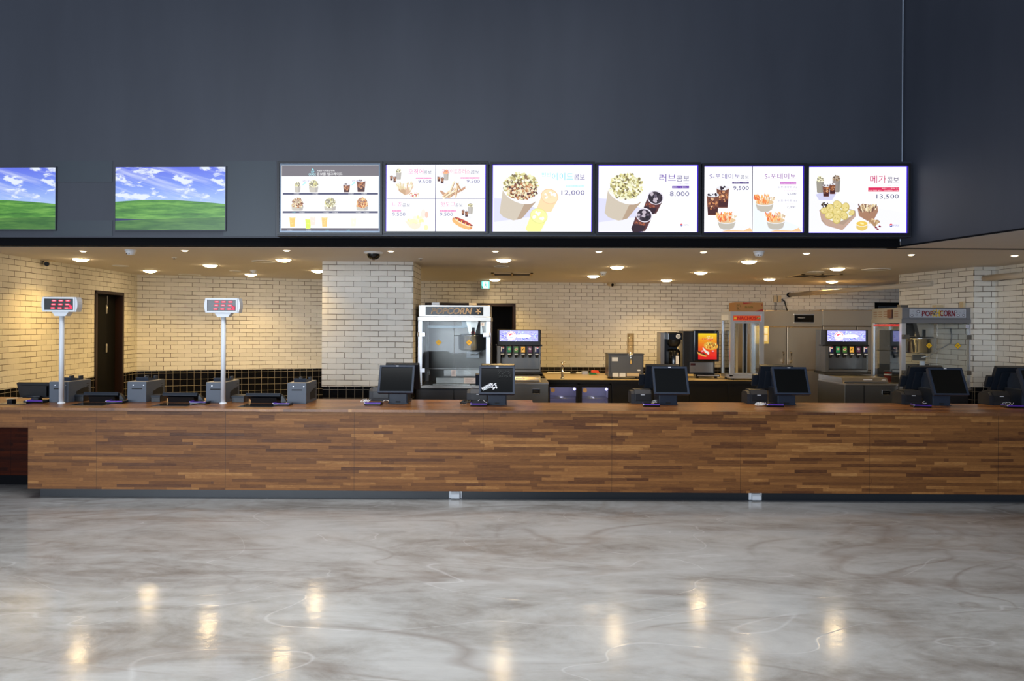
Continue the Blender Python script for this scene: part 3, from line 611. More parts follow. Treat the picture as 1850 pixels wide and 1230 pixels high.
def bigcombo(A, ox, oy, cols, n, drinks):
    A.poly([(892 + ox, 357 + oy), (930 + ox, 360 + oy), (980 + ox, 380 + oy), (955 + ox, 398 + oy), (892 + ox, 408 + oy)], (214, 216, 238)); A.poly([(892 + ox, 401 + oy), (955 + ox, 392 + oy), (985 + ox, 404 + oy), (980 + ox, 417 + oy), (892 + ox, 417 + oy)], (232, 232, 248))
    A.poly([(909 + ox, 338 + oy), (967 + ox, 364 + oy), (942 + ox, 395 + oy), (928 + ox, 398 + oy), (910 + ox, 392 + oy), (903 + ox, 384 + oy)], (206, 190, 174)); A.poly([(950 + ox, 364 + oy), (969 + ox, 364 + oy), (944 + ox, 394 + oy), (934 + ox, 397 + oy)], (180, 156, 134)); A.ell(939.5 + ox, 346 + oy, 34, 20, (240, 238, 246), .42, 24)
    A.ell(941 + ox, 336 + oy, 29, 22, (170, 160, 110) if not cols else (140, 110, 74), .2, 24)
    A.blobs(941 + ox, 336 + oy, 31, 24, POP, int(n * 1.9), 2.2, False, 1.2, seed=5)
    if cols: A.blobs(944 + ox, 345 + oy, 27, 15, CAR + POP[:1], int(n * 1.5), 2.1, False, 1.2, seed=8)
    for x, y, dark in drinks:
        if dark:
            A.poly([(x - 14, y), (x + 14.5, y + 4), (x + 2, y + 29), (x - 20, y + 32), (x - 23, y + 24)], (92, 50, 48)); A.poly([(x - 19, y + 16), (x + 3, y + 20), (x - 2, y + 30), (x - 20, y + 32), (x - 23, y + 24)], (50, 24, 34)); A.blobs(x - 8, y + 14, 9, 5, [(160, 92, 60), (120, 60, 50)], 9, 2.2)
            A.ell(x, y, 15, 13, (226, 220, 234), .3, 20); A.ell(x, y + .5, 13, 11, (44, 30, 44), .3, 20); A.blobs(x, y, 10, 8, [(96, 84, 100), (20, 14, 26), (190, 180, 190), (60, 46, 60)], 16, 3.2)
        else:
            c = dark if isinstance(dark, tuple) else (236, 240, 130); c = (238, 240, 150) if y > 380 else (250, 214, 170)
            A.poly([(x - 15, y), (x + 15.5, y + 4), (x + 3, y + 28), (x - 20, y + 28), (x - 24, y + 24)], c); A.ell(x, y, 16, 13.5, tuple(int(v * .93) for v in c), .35, 20); A.ell(x, y, 14.8, 12.2, tuple(min(255, v + 10) for v in c), .35, 20); A.blobs(x, y, 10, 8, [WHT, tuple(min(255, v + 5) for v in c)], 12, 3)
def m3(A):
    bigcombo(A, 0, 0, True, 190, [(993, 355, False), (974, 390, False)])
    A.text('반반', 979, 319.5, 7.6, (150, 228, 240), 'L', 17); A.text('에이드', 997, 326, 13.4, (110, 218, 238), 'L', 38); A.text('콤보', 1037, 325.6, 10.6, (92, 70, 150), 'L', 19)
    A.rect(1022, 334.5, 1055.5, 338, (190, 236, 240)); A.text('반반팝콘1 + 에이드 2', 1023.5, 337.3, 2.1, WHT, 'L', 31); A.text('12,000', 1055.8, 353.6, 9.4, (74, 62, 140), 'R', 41.5)
def m4(A):
    bigcombo(A, 190, 1, False, 210, [(1184, 357, True), (1164, 389, True)])
    A.text('러브', 1191, 328.6, 13.8, (92, 48, 160), 'L', 29.5); A.text('콤보', 1222, 328.4, 11, (84, 74, 140), 'L', 22.5); A.text('LOVE COMBO', 1244.3, 333.6, 2, (150, 140, 190), 'R', 21)
    A.rect(1214, 336.3, 1244.4, 340.8, (100, 62, 170)); A.text('팝콘L 1 + 콜라R 2', 1215.4, 339.9, 2.6, WHT, 'L', 27.6); A.text('8,000', 1244.4, 356.2, 9.8, (72, 66, 132), 'R', 34.5); pepsi(A, 1231, 407, 2.5); A.text('PEPSI', 1235, 408.6, 2.8, (150, 150, 180), 'L', 9)
def pepsi(A, x, y, r, red=(222, 44, 60), blue=(38, 62, 160)):
    A.ell(x, y, r, r, (236, 236, 248), 0, 24)
    up = [(x + r * .94 * math.cos(a), y - r * .94 * math.sin(a)) for a in [math.radians(d) for d in range(-8, 190, 14)]]
    A.poly(up + [(x - r * .3, y + r * .06), (x + r * .35, y - r * .32)][:2], red)
    dn = [(x + r * .9 * math.cos(a), y + r * .9 * math.sin(a)) for a in [math.radians(d) for d in range(8, 168, 14)]]
    A.poly(dn + [(x - r * .2, y + r * .42), (x + r * .4, y + r * .1)], blue)
FR = [(240, 150, 80), (232, 124, 66), (250, 190, 120), (222, 96, 60), (252, 206, 150)]; FR2 = [(236, 220, 190), (220, 196, 160), (250, 240, 220), (200, 170, 140)]
def cupf(A, x, y, seed, bent=0):
    A.poly([(x - 17, y), (x + 17, y), (x + 13, y + 13), (x + 6, y + 16.5), (x - 6, y + 16.5), (x - 13, y + 13)], (190, 186, 176)); A.ell(x, y, 17.6, 6, (242, 242, 246)); A.ell(x, y - .6, 16.4, 5.2, (220, 190, 150)); A.fries(x - 5, y - 5, 26, FR, 46, seed); A.fries(x + 8, y - 5, 18, FR2, 30, seed + 1); A.fries(x - 4, y, 22, FR, 26, seed + 2)
def m5(A):
    A.poly([(1320, 400), (1358, 412), (1358, 420), (1290, 420)], (238, 238, 250)); A.poly([(1361, 350), (1400, 392), (1450, 412), (1447, 420), (1361, 420)], (236, 240, 252)); A.rect(1358.9, 301, 1360.1, 420.6, (44, 40, 78))
    ttl(A, 'S-포테이토', 1282, 1337.5, 323.4, 9.6, (104, 86, 164), '콤보', 1353); A.text('S-POTATO COMBO', 1353, 327, 1.8, (170, 150, 200), 'R', 22); A.rect(1323, 329, 1353, 332.4, (84, 66, 130)); A.text('S-포테이토L 1 + 콜라R 2', 1324, 331.8, 2, WHT, 'L', 28); A.text('9,500', 1353, 345, 8.6, (66, 62, 124), 'R', 28)
    A.text('S-포테이토', 1381.5, 323.8, 10.2, (142, 78, 170), 'L', 56.5); A.rect(1409, 329.6, 1438, 333.2, (190, 70, 190)); A.text('오리지널, 어니언, 치즈, 칠리', 1410, 332.5, 2, WHT, 'L', 27)
    A.text('S-포테이토 (R)', 1438.6, 341, 4.4, (120, 112, 170), 'R', 33); A.text('2가지 맛 선택 가능', 1438.6, 345.6, 2, (216, 160, 210), 'R', 22); A.text('5,000', 1438, 353.4, 4.8, (84, 78, 140), 'R', 16)
    A.text('S-포테이토 (L)', 1438.6, 365.4, 4.4, (120, 112, 170), 'R', 33); A.text('4가지 맛 선택 가능', 1438.6, 370, 2, (216, 160, 210), 'R', 22); A.text('7,000', 1437, 377.6, 4.8, (84, 78, 140), 'R', 15.6)
    A.cola(1306, 340, 23, 36, 3); A.cola(1288, 353, 22.5, 37, 6); cupf(A, 1313, 399.5, 3)
    cupf(A, 1381, 367, 9); cupf(A, 1401, 399.5, 5)
    for x0 in (1303, 1390): A.poly([(x0, 420), (x0 + 12, 416.5), (x0 + 40, 418), (x0 + 52, 412.5), (min(x0 + 57, 1449), 420)], (238, 196, 150))
def nacho(A, x, y, r, s): A.ell(x, y, r, r * .8, (196, 178, 96), s * .6, 12); A.ell(x - .4, y - .4, r * .84, r * .66, (226, 212, 136), s * .6, 12); A.blobs(x, y, r * .6, r * .4, [(240, 228, 170), (200, 180, 100)], 5, r * .14, seed=s)
def m6(A):
    A.poly([(1462, 340), (1500, 356), (1560, 372), (1636, 385), (1636, 420), (1462, 420)], (240, 242, 253)); A.poly([(1474, 352), (1490, 346), (1512, 349), (1504, 362), (1480, 362)], (206, 206, 232))
    A.text('메가', 1572, 331.6, 14.6, (198, 42, 110), 'L', 29); A.text('콤보', 1602.6, 331.2, 11, (80, 60, 108), 'L', 21); A.text('MEGA COMBO', 1623.8, 336.3, 2, (216, 110, 170), 'R', 21)
    A.rect(1568.5, 339, 1624, 346.8, (218, 44, 92)); A.text('팝콘R 2 + 콜라R 2 +', 1623, 342.4, 2.1, WHT, 'R', 30); A.text('나쵸, 오징어, 핫도그, 포테이토츄러스 중 택2', 1623, 345.9, 2.2, WHT, 'R', 53); A.text('13,500', 1623.4, 361, 9.2, (56, 54, 106), 'R', 40)
    A.bucket(1482, 327, 14, 21, POP, 40, (158, 148, 140), 1.1, 3, .84); A.bucket(1511, 325, 14.5, 22, [(100, 78, 62), (150, 118, 90), (70, 50, 44), (186, 160, 130)], 40, (150, 140, 134), 1.1, 4, .84); A.cola(1492.5, 336, 12.6, 20, 3); A.cola(1503.5, 333.5, 11.4, 18, 5)
    A.poly([(1480, 381), (1500, 369), (1545, 382), (1546, 392), (1522, 418), (1492, 409), (1484, 400)], (176, 148, 130)); A.poly([(1480, 381), (1484, 398), (1524, 408), (1545, 388), (1546, 392), (1522, 418), (1492, 409)], (190, 160, 142)); A.poly([(1486, 381), (1500, 371), (1540, 382), (1538, 392), (1512, 405), (1494, 396)], (236, 232, 220))
    A.blobs(1492, 372, 8, 5, [(70, 56, 44), (110, 96, 60), (40, 34, 32)], 16, 2); 
    for i, (x, y, r) in enumerate(((1490, 382, 8), (1513, 371, 9), (1500, 378, 9), (1527, 376, 9), (1538, 386, 6), (1498, 391, 8.5), (1512, 384, 9.6), (1524, 391, 8.6), (1511, 397, 9.6))): nacho(A, x, y, r, i)
    A.poly([(1548, 378), (1557, 369), (1584, 374), (1585, 384), (1578, 398), (1566, 401), (1551, 392)], (168, 128, 104)); A.fries(1566, 382, 30, [(246, 236, 206), (226, 210, 168), (196, 170, 130), (120, 90, 76)], 46, 8)
    A.ell(1556, 410, 11.5, 9, (232, 226, 216), 0, 18); A.ell(1556, 412, 10, 7, (226, 200, 110), 0, 18); A.ell(1556, 405.5, 12, 5.8, (240, 238, 236), 0, 18); A.ell(1556, 406, 10, 4.6, (232, 196, 90), 0, 18); A.ell(1556, 405.6, 4, 1.6, (250, 232, 170), .3)
    A.blobs(1577, 404, 9, 6, [(206, 176, 130), (226, 200, 156), (176, 140, 100)], 18, 2.6, False, 1.3); 
    for x, y in ((1581, 413), (1588, 411), (1584, 416)): A.ell(x, y, 2.4, 1.5, (130, 30, 40), .3)
    pepsi(A, 1608, 409, 3); A.text('PEPSI', 1612.4, 410.8, 3, (150, 150, 190), 'L', 9.6)
menu('leftmost menu screen with three shelves of popcorn buckets and drinks', 506, 296, 687, 420.5, m1, True)
menu('menu screen split in four combos with pink titles', 697.5, 296.3, 877.5, 418.4, m2)
menu('menu screen with caramel popcorn bucket and yellow drinks, price 12,000', 890, 297.2, 1069.5, 419, m3)
menu('menu screen with popcorn bucket and two colas, price 8,000', 1081, 298.2, 1260.5, 420, m4)
menu('menu screen split in two with fries cups, price 9,500', 1272, 300, 1451.5, 421, m5)
menu('rightmost menu screen with nachos tray, price 13,500', 1460.5, 300.6, 1639, 422.6, m6)
# two wall screens showing a grassy field
def field_mat():
    m = bpy.data.materials.new('field_picture'); m.use_nodes = True; k = N(m); b = k.b; b.inputs['Base Color'].default_value = (0, 0, 0, 1); b.inputs['Roughness'].default_value = .3
    t = k.n('ShaderNodeTexCoord'); x = k.n('ShaderNodeSeparateXYZ'); k.l(t.outputs['UV'], x.inputs[0]); u, v = x.outputs[0], x.outputs[1]
    sky = k.ramp(v, [(.4, (178, 206, 250)), (.7, (128, 156, 246)), (1.0, (100, 116, 236))])
    n = k.noise(k.comb(k.math('MULTIPLY', u, 5.2), k.math('MULTIPLY', v, 8.0), 2.6), 1.0, 6, .58, .3)
    n2 = k.noise(k.comb(k.math('MULTIPLY', k.math('ADD', u, v), 2.2), k.math('MULTIPLY', k.math('SUBTRACT', v, k.math('MULTIPLY', u, -.5)), 9), 5), 1.0, 5, .6, .3)
    col = k.mix(k.ramp(n2, [(.52, 0.0), (.74, .7)]), sky, (226, 234, 255)); col = k.mix(k.ramp(n, [(.535, 0.0), (.6, 1.0)]), col, (232, 240, 252))
    hill = k.math('ADD', .425, k.math('MULTIPLY', k.math('SINE', k.math('ADD', k.math('MULTIPLY', u, 2.9), .45)), .055))
    g = k.noise(k.comb(k.math('MULTIPLY', u, 5), k.math('MULTIPLY', v, 34), 1), 1.0, 6, .68)
    g3 = k.noise(k.comb(k.math('MULTIPLY', u, 2), k.math('MULTIPLY', v, 9), 8), 1.0, 2)
    grn = k.ramp(k.math('ADD', k.math('MULTIPLY', g, .55), k.math('MULTIPLY', g3, .55)), [(.38, (44, 92, 44)), (.52, (78, 140, 56)), (.68, (130, 190, 84))])
    low = k.math('LESS_THAN', v, k.math('ADD', .17, k.math('MULTIPLY', u, .03))); grn = k.mix(k.math('MULTIPLY', low, .55), grn, (40, 76, 44))
    dk = k.math('LESS_THAN', k.math('ABSOLUTE', k.math('SUBTRACT', v, k.math('SUBTRACT', .165, k.math('MULTIPLY', u, -.02)))), k.math('MULTIPLY', k.math('MAXIMUM', k.math('SUBTRACT', .3, u), 0), .07)); grn = k.mix(dk, grn, (44, 40, 100))
    col = k.mix(k.math('LESS_THAN', v, hill), col, grn)
    k.l(col, b.inputs['Emission Color']); b.inputs['Emission Strength'].default_value = 1.0; return m
M_FIELD = field_mat()
for x0, x1, lab in ((-97, 99.5, 'wall screen with green field, cut off by the left edge of the view'), (208.5, 406.5, 'wall screen with green field under blue sky, left of the menu board')):
    y0, y1 = (303, 414.5) if x0 < 0 else (302, 415.4)
    t, wd, ht = screen_thing('wall_screen', lab, 'screen', x0, y0, x1, y1, .045, 'wall screens with green field')
    part(t, 'bezel', M_NAVY, lambda q: (q.box(-.01, wd + .01, 0, .014, 0, .01), q.box(-.01, wd + .01, 0, .014, -ht - .01, -ht), q.box(-.01, 0, 0, .014, -ht, 0), q.box(wd, wd + .01, 0, .014, -ht, 0)))
    b = MB(); uvl = b.bm.loops.layers.uv.new('UVMap'); vs = [b.bm.verts.new(p) for p in ((0, .003, -ht), (wd, .003, -ht), (wd, .003, 0), (0, .003, 0))]; f = b.bm.faces.new(vs)
    for l_, uv in zip(f.loops, ((0, 0), (1, 0), (1, 1), (0, 1))): l_[uvl].uv = uv
    dsp = b.build('display', M_FIELD, t); part(t, 'back_shell', M_BEZ, lambda q: q.box(0, wd, .006, .012, -ht, 0))

# ================================================================ COUNTER-TOP EQUIPMENT
def RX(a, loc): return Matrix.Translation(loc) @ Matrix.Rotation(a, 4, 'X')
def make_terminal():
    t = thing('register_terminal', 'x', 'cash register', (0, 0, CT), 0, 'double-screen register terminals')
    part(t, 'base', M_NVP, lambda q: (q.box(-.09, .09, 0, .26, .0, .17, 0, .006), q.prism([(.0, .165), (.26, .165), (.26, .24), (.21, .33), (.09, .33), (.02, .24)], 'x', -.06, .06), q.box(-.098, .098, -.006, .27, 0, .008)))
    part(t, 'slot', M_SLOT, lambda q: q.box(-.022, .022, -.0085, .002, .012, .026))
    for xs in (-.094, .0905): part(t, 'cover_strip', M_NVD, lambda q: q.box(xs, xs + .0035, .01, .25, .01, .165))
    L_ = .292; a = math.radians(25)
    M = RX(-a, (0, -.17, .126))
    def panel(q, M):
        q.box(-.174, .174, 0.006, .04, 0, L_, 0, .006, M)
        for b_ in ((-.176, .176, 0, .016), (-.176, .176, L_ - .022, L_)): q.box(b_[0], b_[1], -.004, .012, b_[2], b_[3], 0, .002, M)
        for x0, x1 in ((-.176, -.155), (.155, .176)): q.box(x0, x1, -.004, .012, .016, L_ - .022, 0, .002, M)
    fp = part(t, 'customer_screen', M_NVP, lambda q: panel(q, M))
    part(fp, 'display', M_SCR, lambda q: q.box(-.155, .155, .003, .007, .016, L_ - .022, 0, 0, M))
    part(fp, 'badge', M_LABEL, lambda q: q.box(-.014, .014, -.0055, -.003, L_ - .0135, L_ - .006, 0, 0, M))
    M2 = Matrix.Translation((0, .40, .126)) @ Matrix.Rotation(math.radians(22), 4, 'X') @ Matrix.Rotation(PI, 4, 'Z')
    rp = part(t, 'operator_screen', M_NVD, lambda q: (panel(q, M2), q.box(-.12, .12, .04, .062, .03, .24, 0, .008, M2)))
    part(rp, 'display', M_SCR, lambda q: q.box(-.155, .155, .003, .007, .016, L_ - .022, 0, 0, M2))
    part(rp, 'card_reader', M_NVD, lambda q: (q.box(.18, .235, -.006, .03, .05, .18, 0, .006, M2), q.box(.174, .19, .004, .024, .07, .16, 0, 0, M2)))
    part(t, 'neck', M_NVD, lambda q: (q.box(-.05, .05, -.06, .02, .2, .235), q.box(-.05, .05, .24, .36, .2, .235)))
    part(t, 'cable', M_BLK, lambda q: q.tube([(-.03, -.03, .2), (-.01, -.05, .17), (.02, -.05, .155), (.04, -.02, .17)], .004, seg=6))
    return t
TERM = [(719, 729, 'register terminal in front of the brick column, leftmost of the six'), (898, 731.5, 'register terminal with white floral pattern in the corner of its screen'), (1207, 731, 'register terminal below the coffee brewer, third from left'),
        (1421, 731.5, 'register terminal in front of the nacho cabinet and refrigerator'), (1701, 732.5, 'register terminal in front of the right popcorn machine'), (1863, 733.5, 'register terminal cut off by the right edge of the view')]
proto = make_terminal()
for i, (px, py, lab) in enumerate(TERM):
    p = Wz(px, py, CT)
    if i == 0: proto.location = (p.x, p.y, CT); proto['label'] = lab; terms = [proto]
    else: terms.append(dup(proto, (p.x, p.y, CT), 0, lab))
# floral pattern on the second terminal's customer screen
A = Art(0, 0, .001, 0); rd = random.Random(5)
for i in range(9): A.ell(12 + i * 11, 236 - i * 6, 4.4, 15, (240, 242, 244), -.75, 10)
for i in range(8): A.ell(22 + i * 11, 250 - i * 4.5, 3.4, 8, (236, 238, 240), -.75, 8)
for i in range(11): A.ell(128 + (18 + 12 * (i % 2)) * math.cos(i * .571), 212 + (14 + 13 * (i % 2)) * math.sin(i * .571), 11, 5, (240, 242, 244), i * .571 + 1.1, 10)
for i in range(40): A.ell(170 + rd.uniform(0, 120), 40 + rd.uniform(0, 70) + 10, 5, 2, (26, 28, 26), rd.uniform(-1, 0), 7)
fl = A.build('screen_pattern', [c for c in terms[1].children if c.name.startswith('customer_screen')][0], (0, 0, 0))
fl.matrix_local = RX(-math.radians(25), (0, -.17, .126)) @ Matrix.Translation((-.155, .0025, .292 - .0))
def make_printer():
    t = thing('receipt_printer', 'x', 'receipt printer', (0, 0, CT), 0, 'black receipt printers')
    part(t, 'body', M_CHAR, lambda q: (q.prism([(0, 0), (0, .1), (.03, .142), (.17, .142), (.2, .1), (.2, 0)], 'x', -.075, .095), q.prism([(.01, 0), (.01, .1), (.04, .128), (.15, .128), (.19, .1), (.19, 0)], 'x', -.112, -.075)))
    part(t, 'front_cover', M_BLK, lambda q: q.box(-.07, .09, -.006, 0, .03, .1, 0, .002)); part(t, 'logo_strip', M_LABEL, lambda q: q.box(-.014, .026, -.0075, -.0055, .088, .094))
    part(t, 'paper_slot', M_SLOT, lambda q: q.box(-.06, .08, .045, .055, .14, .1435)); return t
PRI = [(686, 724.5, 'black receipt printer left of the leftmost register terminal'), (863, 728, 'black receipt printer beside the terminal with the floral pattern'), (1160, 729, 'black receipt printer beside the third register terminal from left'), (1370, 729.5, 'black receipt printer in front of the nacho cabinet'), (1649, 730.5, 'black receipt printer beside the terminal below the right popcorn machine'), (1808, 732, 'black receipt printer at the far right end of the counter')]
proto = make_printer()
for i, (px, py, lab) in enumerate(PRI):
    p = Wz(px, py, CT)
    if i == 0: proto.location = (p.x, p.y, CT); proto['label'] = lab
    else: dup(proto, (p.x, p.y, CT), 0, lab)
def make_pad():
    t = thing('card_pad', 'x', 'card terminal', (0, 0, CT), 0, 'purple-rimmed card pads')
    part(t, 'body', M_BLKG, lambda q: (q.box(-.083, .083, 0, .11, .002, .026, 0, .006), q.box(-.06, .06, .01, .1, 0, .003)))
    part(t, 'rim', M_PUR, lambda q: (q.box(-.08, .08, -.003, .006, .019, .029, 0, .002), q.box(-.083, -.077, .0, .1, .024, .031, 0, .001))); part(t, 'screen', M_SCR, lambda q: q.box(-.06, .02, .03, .09, .026, .028)); part(t, 'highlight', M_LABEL, lambda q: q.box(-.083, -.072, -.004, .0, .022, .028)); return t
PAD = [(62, 728.5, 0, 'purple-rimmed card pad in front of the black monitor at the far left'), (206, 729.2, 0, 'purple-rimmed card pad in front of the black doorway'), (357, 730.5, 0, 'purple-rimmed card pad left of the second pole display'), (508, 733.5, 0, 'purple-rimmed card pad beside the rightmost grey ticket printer'),
       (673, 732.5, 0, 'purple-rimmed card pad under a white cable coil, below the column'), (865, 734.2, 0, 'purple-rimmed card pad before the terminal with the floral pattern'), (1177, 735, -.12, 'purple-rimmed card pad before the third register terminal'), (1401, 735.5, -.1, 'purple-rimmed card pad between a white cable coil and the terminal base'), (1667, 736.5, -.2, 'purple-rimmed card pad before the terminal below the right popcorn machine'), (1835, 737.5, -.1, 'purple-rimmed card pad at the far right end of the counter')]
proto = make_pad()
for i, (px, py, rz, lab) in enumerate(PAD):
    p = Wz(px, py, CT)
    if i == 0: proto.location = (p.x, p.y, CT); proto['label'] = lab
    else: dup(proto, (p.x, p.y, CT), rz, lab)
def cable(px, py, lab, col, loops=3, r=.03, seed=1, wdt=.12, rad=.0035, nm='cable_coil'):
    rd = random.Random(seed); p = Wz(px, py, CT); pts = []
    for i in range(loops * 14 + 1):
        a = 2 * PI * i / 14; f = i / (loops * 14); pts.append((wdt * (f - .5) + r * math.cos(a), .0 + r * .8 * math.sin(a), .006 + .012 * (1 + math.sin(a * 1.0 + 1)) + rd.uniform(0, .006)))
    b = MB(); b.tube(pts, rad, seg=7); o = b.build(nm, col, None, (p.x, p.y, CT)); tag(o, lab, 'cable', None if nm != 'cable_coil' else 'cable coils on the counter'); return o
M_WCAB = mat('white_cable', (225, 225, 225), .45); M_BCAB = mat('black_cable', (14, 14, 16), .45)
cable(660, 727.5, 'white cable coil beside the card pad below the column', M_WCAB, 3, .022, 2, .07)
cable(840, 729.5, 'black cable coil lying left of the card pad, on bare counter', M_BCAB, 4, .03, 3, .05, .005)
cable(1187, 728.5, 'white cable coil behind the card pad of the third terminal', M_WCAB, 4, .03, 4, .07)
cable(1373, 733.5, 'white cable coil in front of the printer by the nacho cabinet', M_WCAB, 4, .026, 5, .06)
cable(1675, 730, 'pale cable coil behind the card pad below the right popcorn machine', M_WCAB, 2, .026, 6, .06, .003)
cable(1820, 732.5, 'pale cable coil behind the card pad at the far right end', M_WCAB, 2, .03, 7, .06, .003)
def wire(pts, lab, m, r=.003):
    b = MB(); o = pts[0]; V = [Wz(x, y, CT) for x, y, z in pts]; b.tube([(v.x, v.y, CT + q[2]) for v, q in zip(V, pts)], r, seg=7); tag(b.build('cable', m), lab, 'cable')
wire([(690, 728, .004), (695, 726, .02), (701, 726.5, .018), (706, 729, .004)], 'short white cable from printer to base of the leftmost terminal', M_WCAB)
wire([(864, 729, .03), (869, 727, .045), (876, 729, .02), (884, 730.5, .004)], 'short white cable arching beside the terminal with the floral pattern', M_WCAB)
# ticket side of the counter
def make_ticket():
    t = thing('ticket_printer', 'x', 'ticket printer', (0, 0, CT), 0, 'grey ticket printers')
    part(t, 'body', M_GREY, lambda q: (q.box(-.095, .095, 0, .37, 0, .205, 0, .003),)); part(t, 'side_opening', M_SLOT, lambda q: q.prism([(.13, .03), (.13, .1), (.25, .13), (.33, .13), (.33, .03)], 'x', .094, .0965))
    part(t, 'lid', mat('tan_grey_lid', (150, 142, 130), .4), lambda q: q.box(-.093, .093, .004, .366, .2045, .208)); part(t, 'ticket_slot', M_SLOT, lambda q: q.box(-.05, .055, -.002, .004, .132, .143))
    for x in (-.035, .07): part(t, 'screw', M_ALU, lambda q: q.tube([(x, -.003, .172), (x, .002, .172)], .0055, seg=10))
    part(t, 'side_vent', M_SLOT, lambda q: [q.box(.0945, .0965, .3, .345, .08 + i * .028, .086 + i * .028) for i in range(4)])
    part(t, 'paper_guide', M_NVP, lambda q: (q.prism([(.1, .208), (.09, .24), (.095, .245), (.24, .225), (.24, .208)], 'x', -.06, .065), q.box(.045, .06, .24, .3, .208, .25), q.box(-.05, -.035, .24, .3, .208, .25))); return t
TKT = [(106, 727, 'grey ticket printer behind the white pole, at the far left'), (247, 726.5, 'grey ticket printer right of the black doorway'), (389, 727.8, 'grey ticket printer behind the second white pole'), (536, 729.2, 'rightmost grey ticket printer, nearest the brick column')]
proto = make_ticket()
for i, (px, py, lab) in enumerate(TKT):
    p = Wz(px, py, CT)
    if i == 0: proto.location = (p.x, p.y, CT); proto['label'] = lab
    else: dup(proto, (p.x, p.y, CT), 0, lab)
def make_low():
    t = thing('low_monitor', 'x', 'monitor', (0, 0, CT), 0, 'low flat ticket-desk monitors')
    M = RX(math.radians(-20), (0, 0, .1)); 
    part(t, 'screen_panel', M_NVD, lambda q: q.box(-.175, .175, 0, .18, -.03, .004, 0, .006, M)); part(t, 'stand', M_BLK, lambda q: q.prism([(.03, 0), (.012, .055), (.04, .055), (.2, .0)], 'x', -.13, .13))
    part(t, 'side_wing', M_BLK, lambda q: q.prism([(.175, .088), (.2, .06), (.24, .0), (.175, .0)], 'y', .02, .06)); return t
LOW = [(182, 726.5, 'low dark monitor in front of the black doorway'), (325, 727.5, 'low dark monitor between two grey ticket printers, left of the second pole'), (475, 728.5, 'low dark monitor right of the second white pole')]
proto = make_low()
for i, (px, py, lab) in enumerate(LOW):
    p = Wz(px, py, CT)
    if i == 0: proto.location = (p.x, p.y, CT); proto['label'] = lab
    else: dup(proto, (p.x, p.y, CT), 0, lab)
for i, (px, py, lab) in enumerate(((139, 725.5, 'small dark box left of the low monitor by the doorway'), (279, 726.5, 'small dark box between the second ticket printer and a low monitor'), (428, 727.5, 'small dark box right of the second pole'))):
    p = Wz(px, py, CT); t = thing('thermal_printer', lab, 'printer', (p.x, p.y + .02, CT), 0, 'small dark boxes beside low monitors')
    hw = (.05, .045, .062)[i]
    part(t, 'body', M_BLK, lambda q: q.box(-hw, hw, 0, .14, 0, .05, 0, .003)); part(t, 'lid', M_NVD, lambda q: q.prism([(-.003, .05), (.0, .066), (.015, .072), (.14, .07), (.14, .05)], 'x', -hw - .002, hw + .002))
for x0, x1, y0, y1, lab in ((120, 187, 727.3, 732.6, 'black sheet standing for a counter well before the black doorway'), (273, 340, 728.6, 733.6, 'black sheet standing for a counter well left of the second pole'), (428, 494, 729.7, 735.2, 'black sheet standing for a counter well right of the second pole'), (-14, 45, 726, 730.6, 'black sheet standing for a counter well at the far left')):
    q0 = Wz(x0, y1, CT); q1 = Wz(x1, y1, CT); q2 = Wz(x0 + 6, y0, CT); b = MB()  # flat dark sheets stand in for the sunken wells in the counter
    b.box(q0.x, q1.x, q0.y, q2.y, CT, CT + .003); b.box(q0.x + .01, q1.x - .01, q0.y + .008, q2.y - .005, CT + .003, CT + .0036, 1); tag(b.build('counter_well_sheet', [M_CHAR, M_BLKG]), lab, 'mat', 'black sheets for the counter wells')
p = Wz(50, 727.5, CT); t = thing('touch_monitor', 'black monitor seen from behind at the far left of the counter', 'monitor', (p.x, p.y + .13, CT))
M = Matrix.Translation((0, 0, .035)) @ Matrix.Rotation(math.radians(8), 4, 'X')
part(t, 'panel', M_BLK, lambda q: (q.prism([(-.19, .155), (-.165, -.0), (.165, .0), (.175, .155)], 'y', 0, .035, 0, M), q.prism([(-.14, .13), (-.12, .02), (.12, .02), (.13, .13)], 'y', -.03, 0, 0, M)))
part(t, 'stand', M_CHAR, lambda q: (q.box(-.08, .08, -.08, .1, 0, .014), q.box(-.035, .035, -.03, .03, .01, .09))); part(t, 'hinge', M_CHAR, lambda q: q.tube([(-.07, -.045, .05), (.07, -.045, .05)], .012))
part(t, 'screw', M_ALU, lambda q: (q.tube([(-.05, -.036, .1), (-.05, -.03, .1)], .005), q.tube([(.03, -.036, .1), (.03, -.03, .1)], .005)))
p = Wz(14, 727.5, CT); t = thing('paper_stand', 'small dark holder with beige edge at the far left end of the counter', 'holder', (p.x, p.y + .02, CT), -.15)
part(t, 'foot', M_BLK, lambda q: q.box(-.025, .03, 0, .05, 0, .03)); part(t, 'plate', M_BEIGE, lambda q: q.prism([(-.03, .03), (.1, .046), (.1, .052), (-.03, .036)], 'y', -.005, .05))
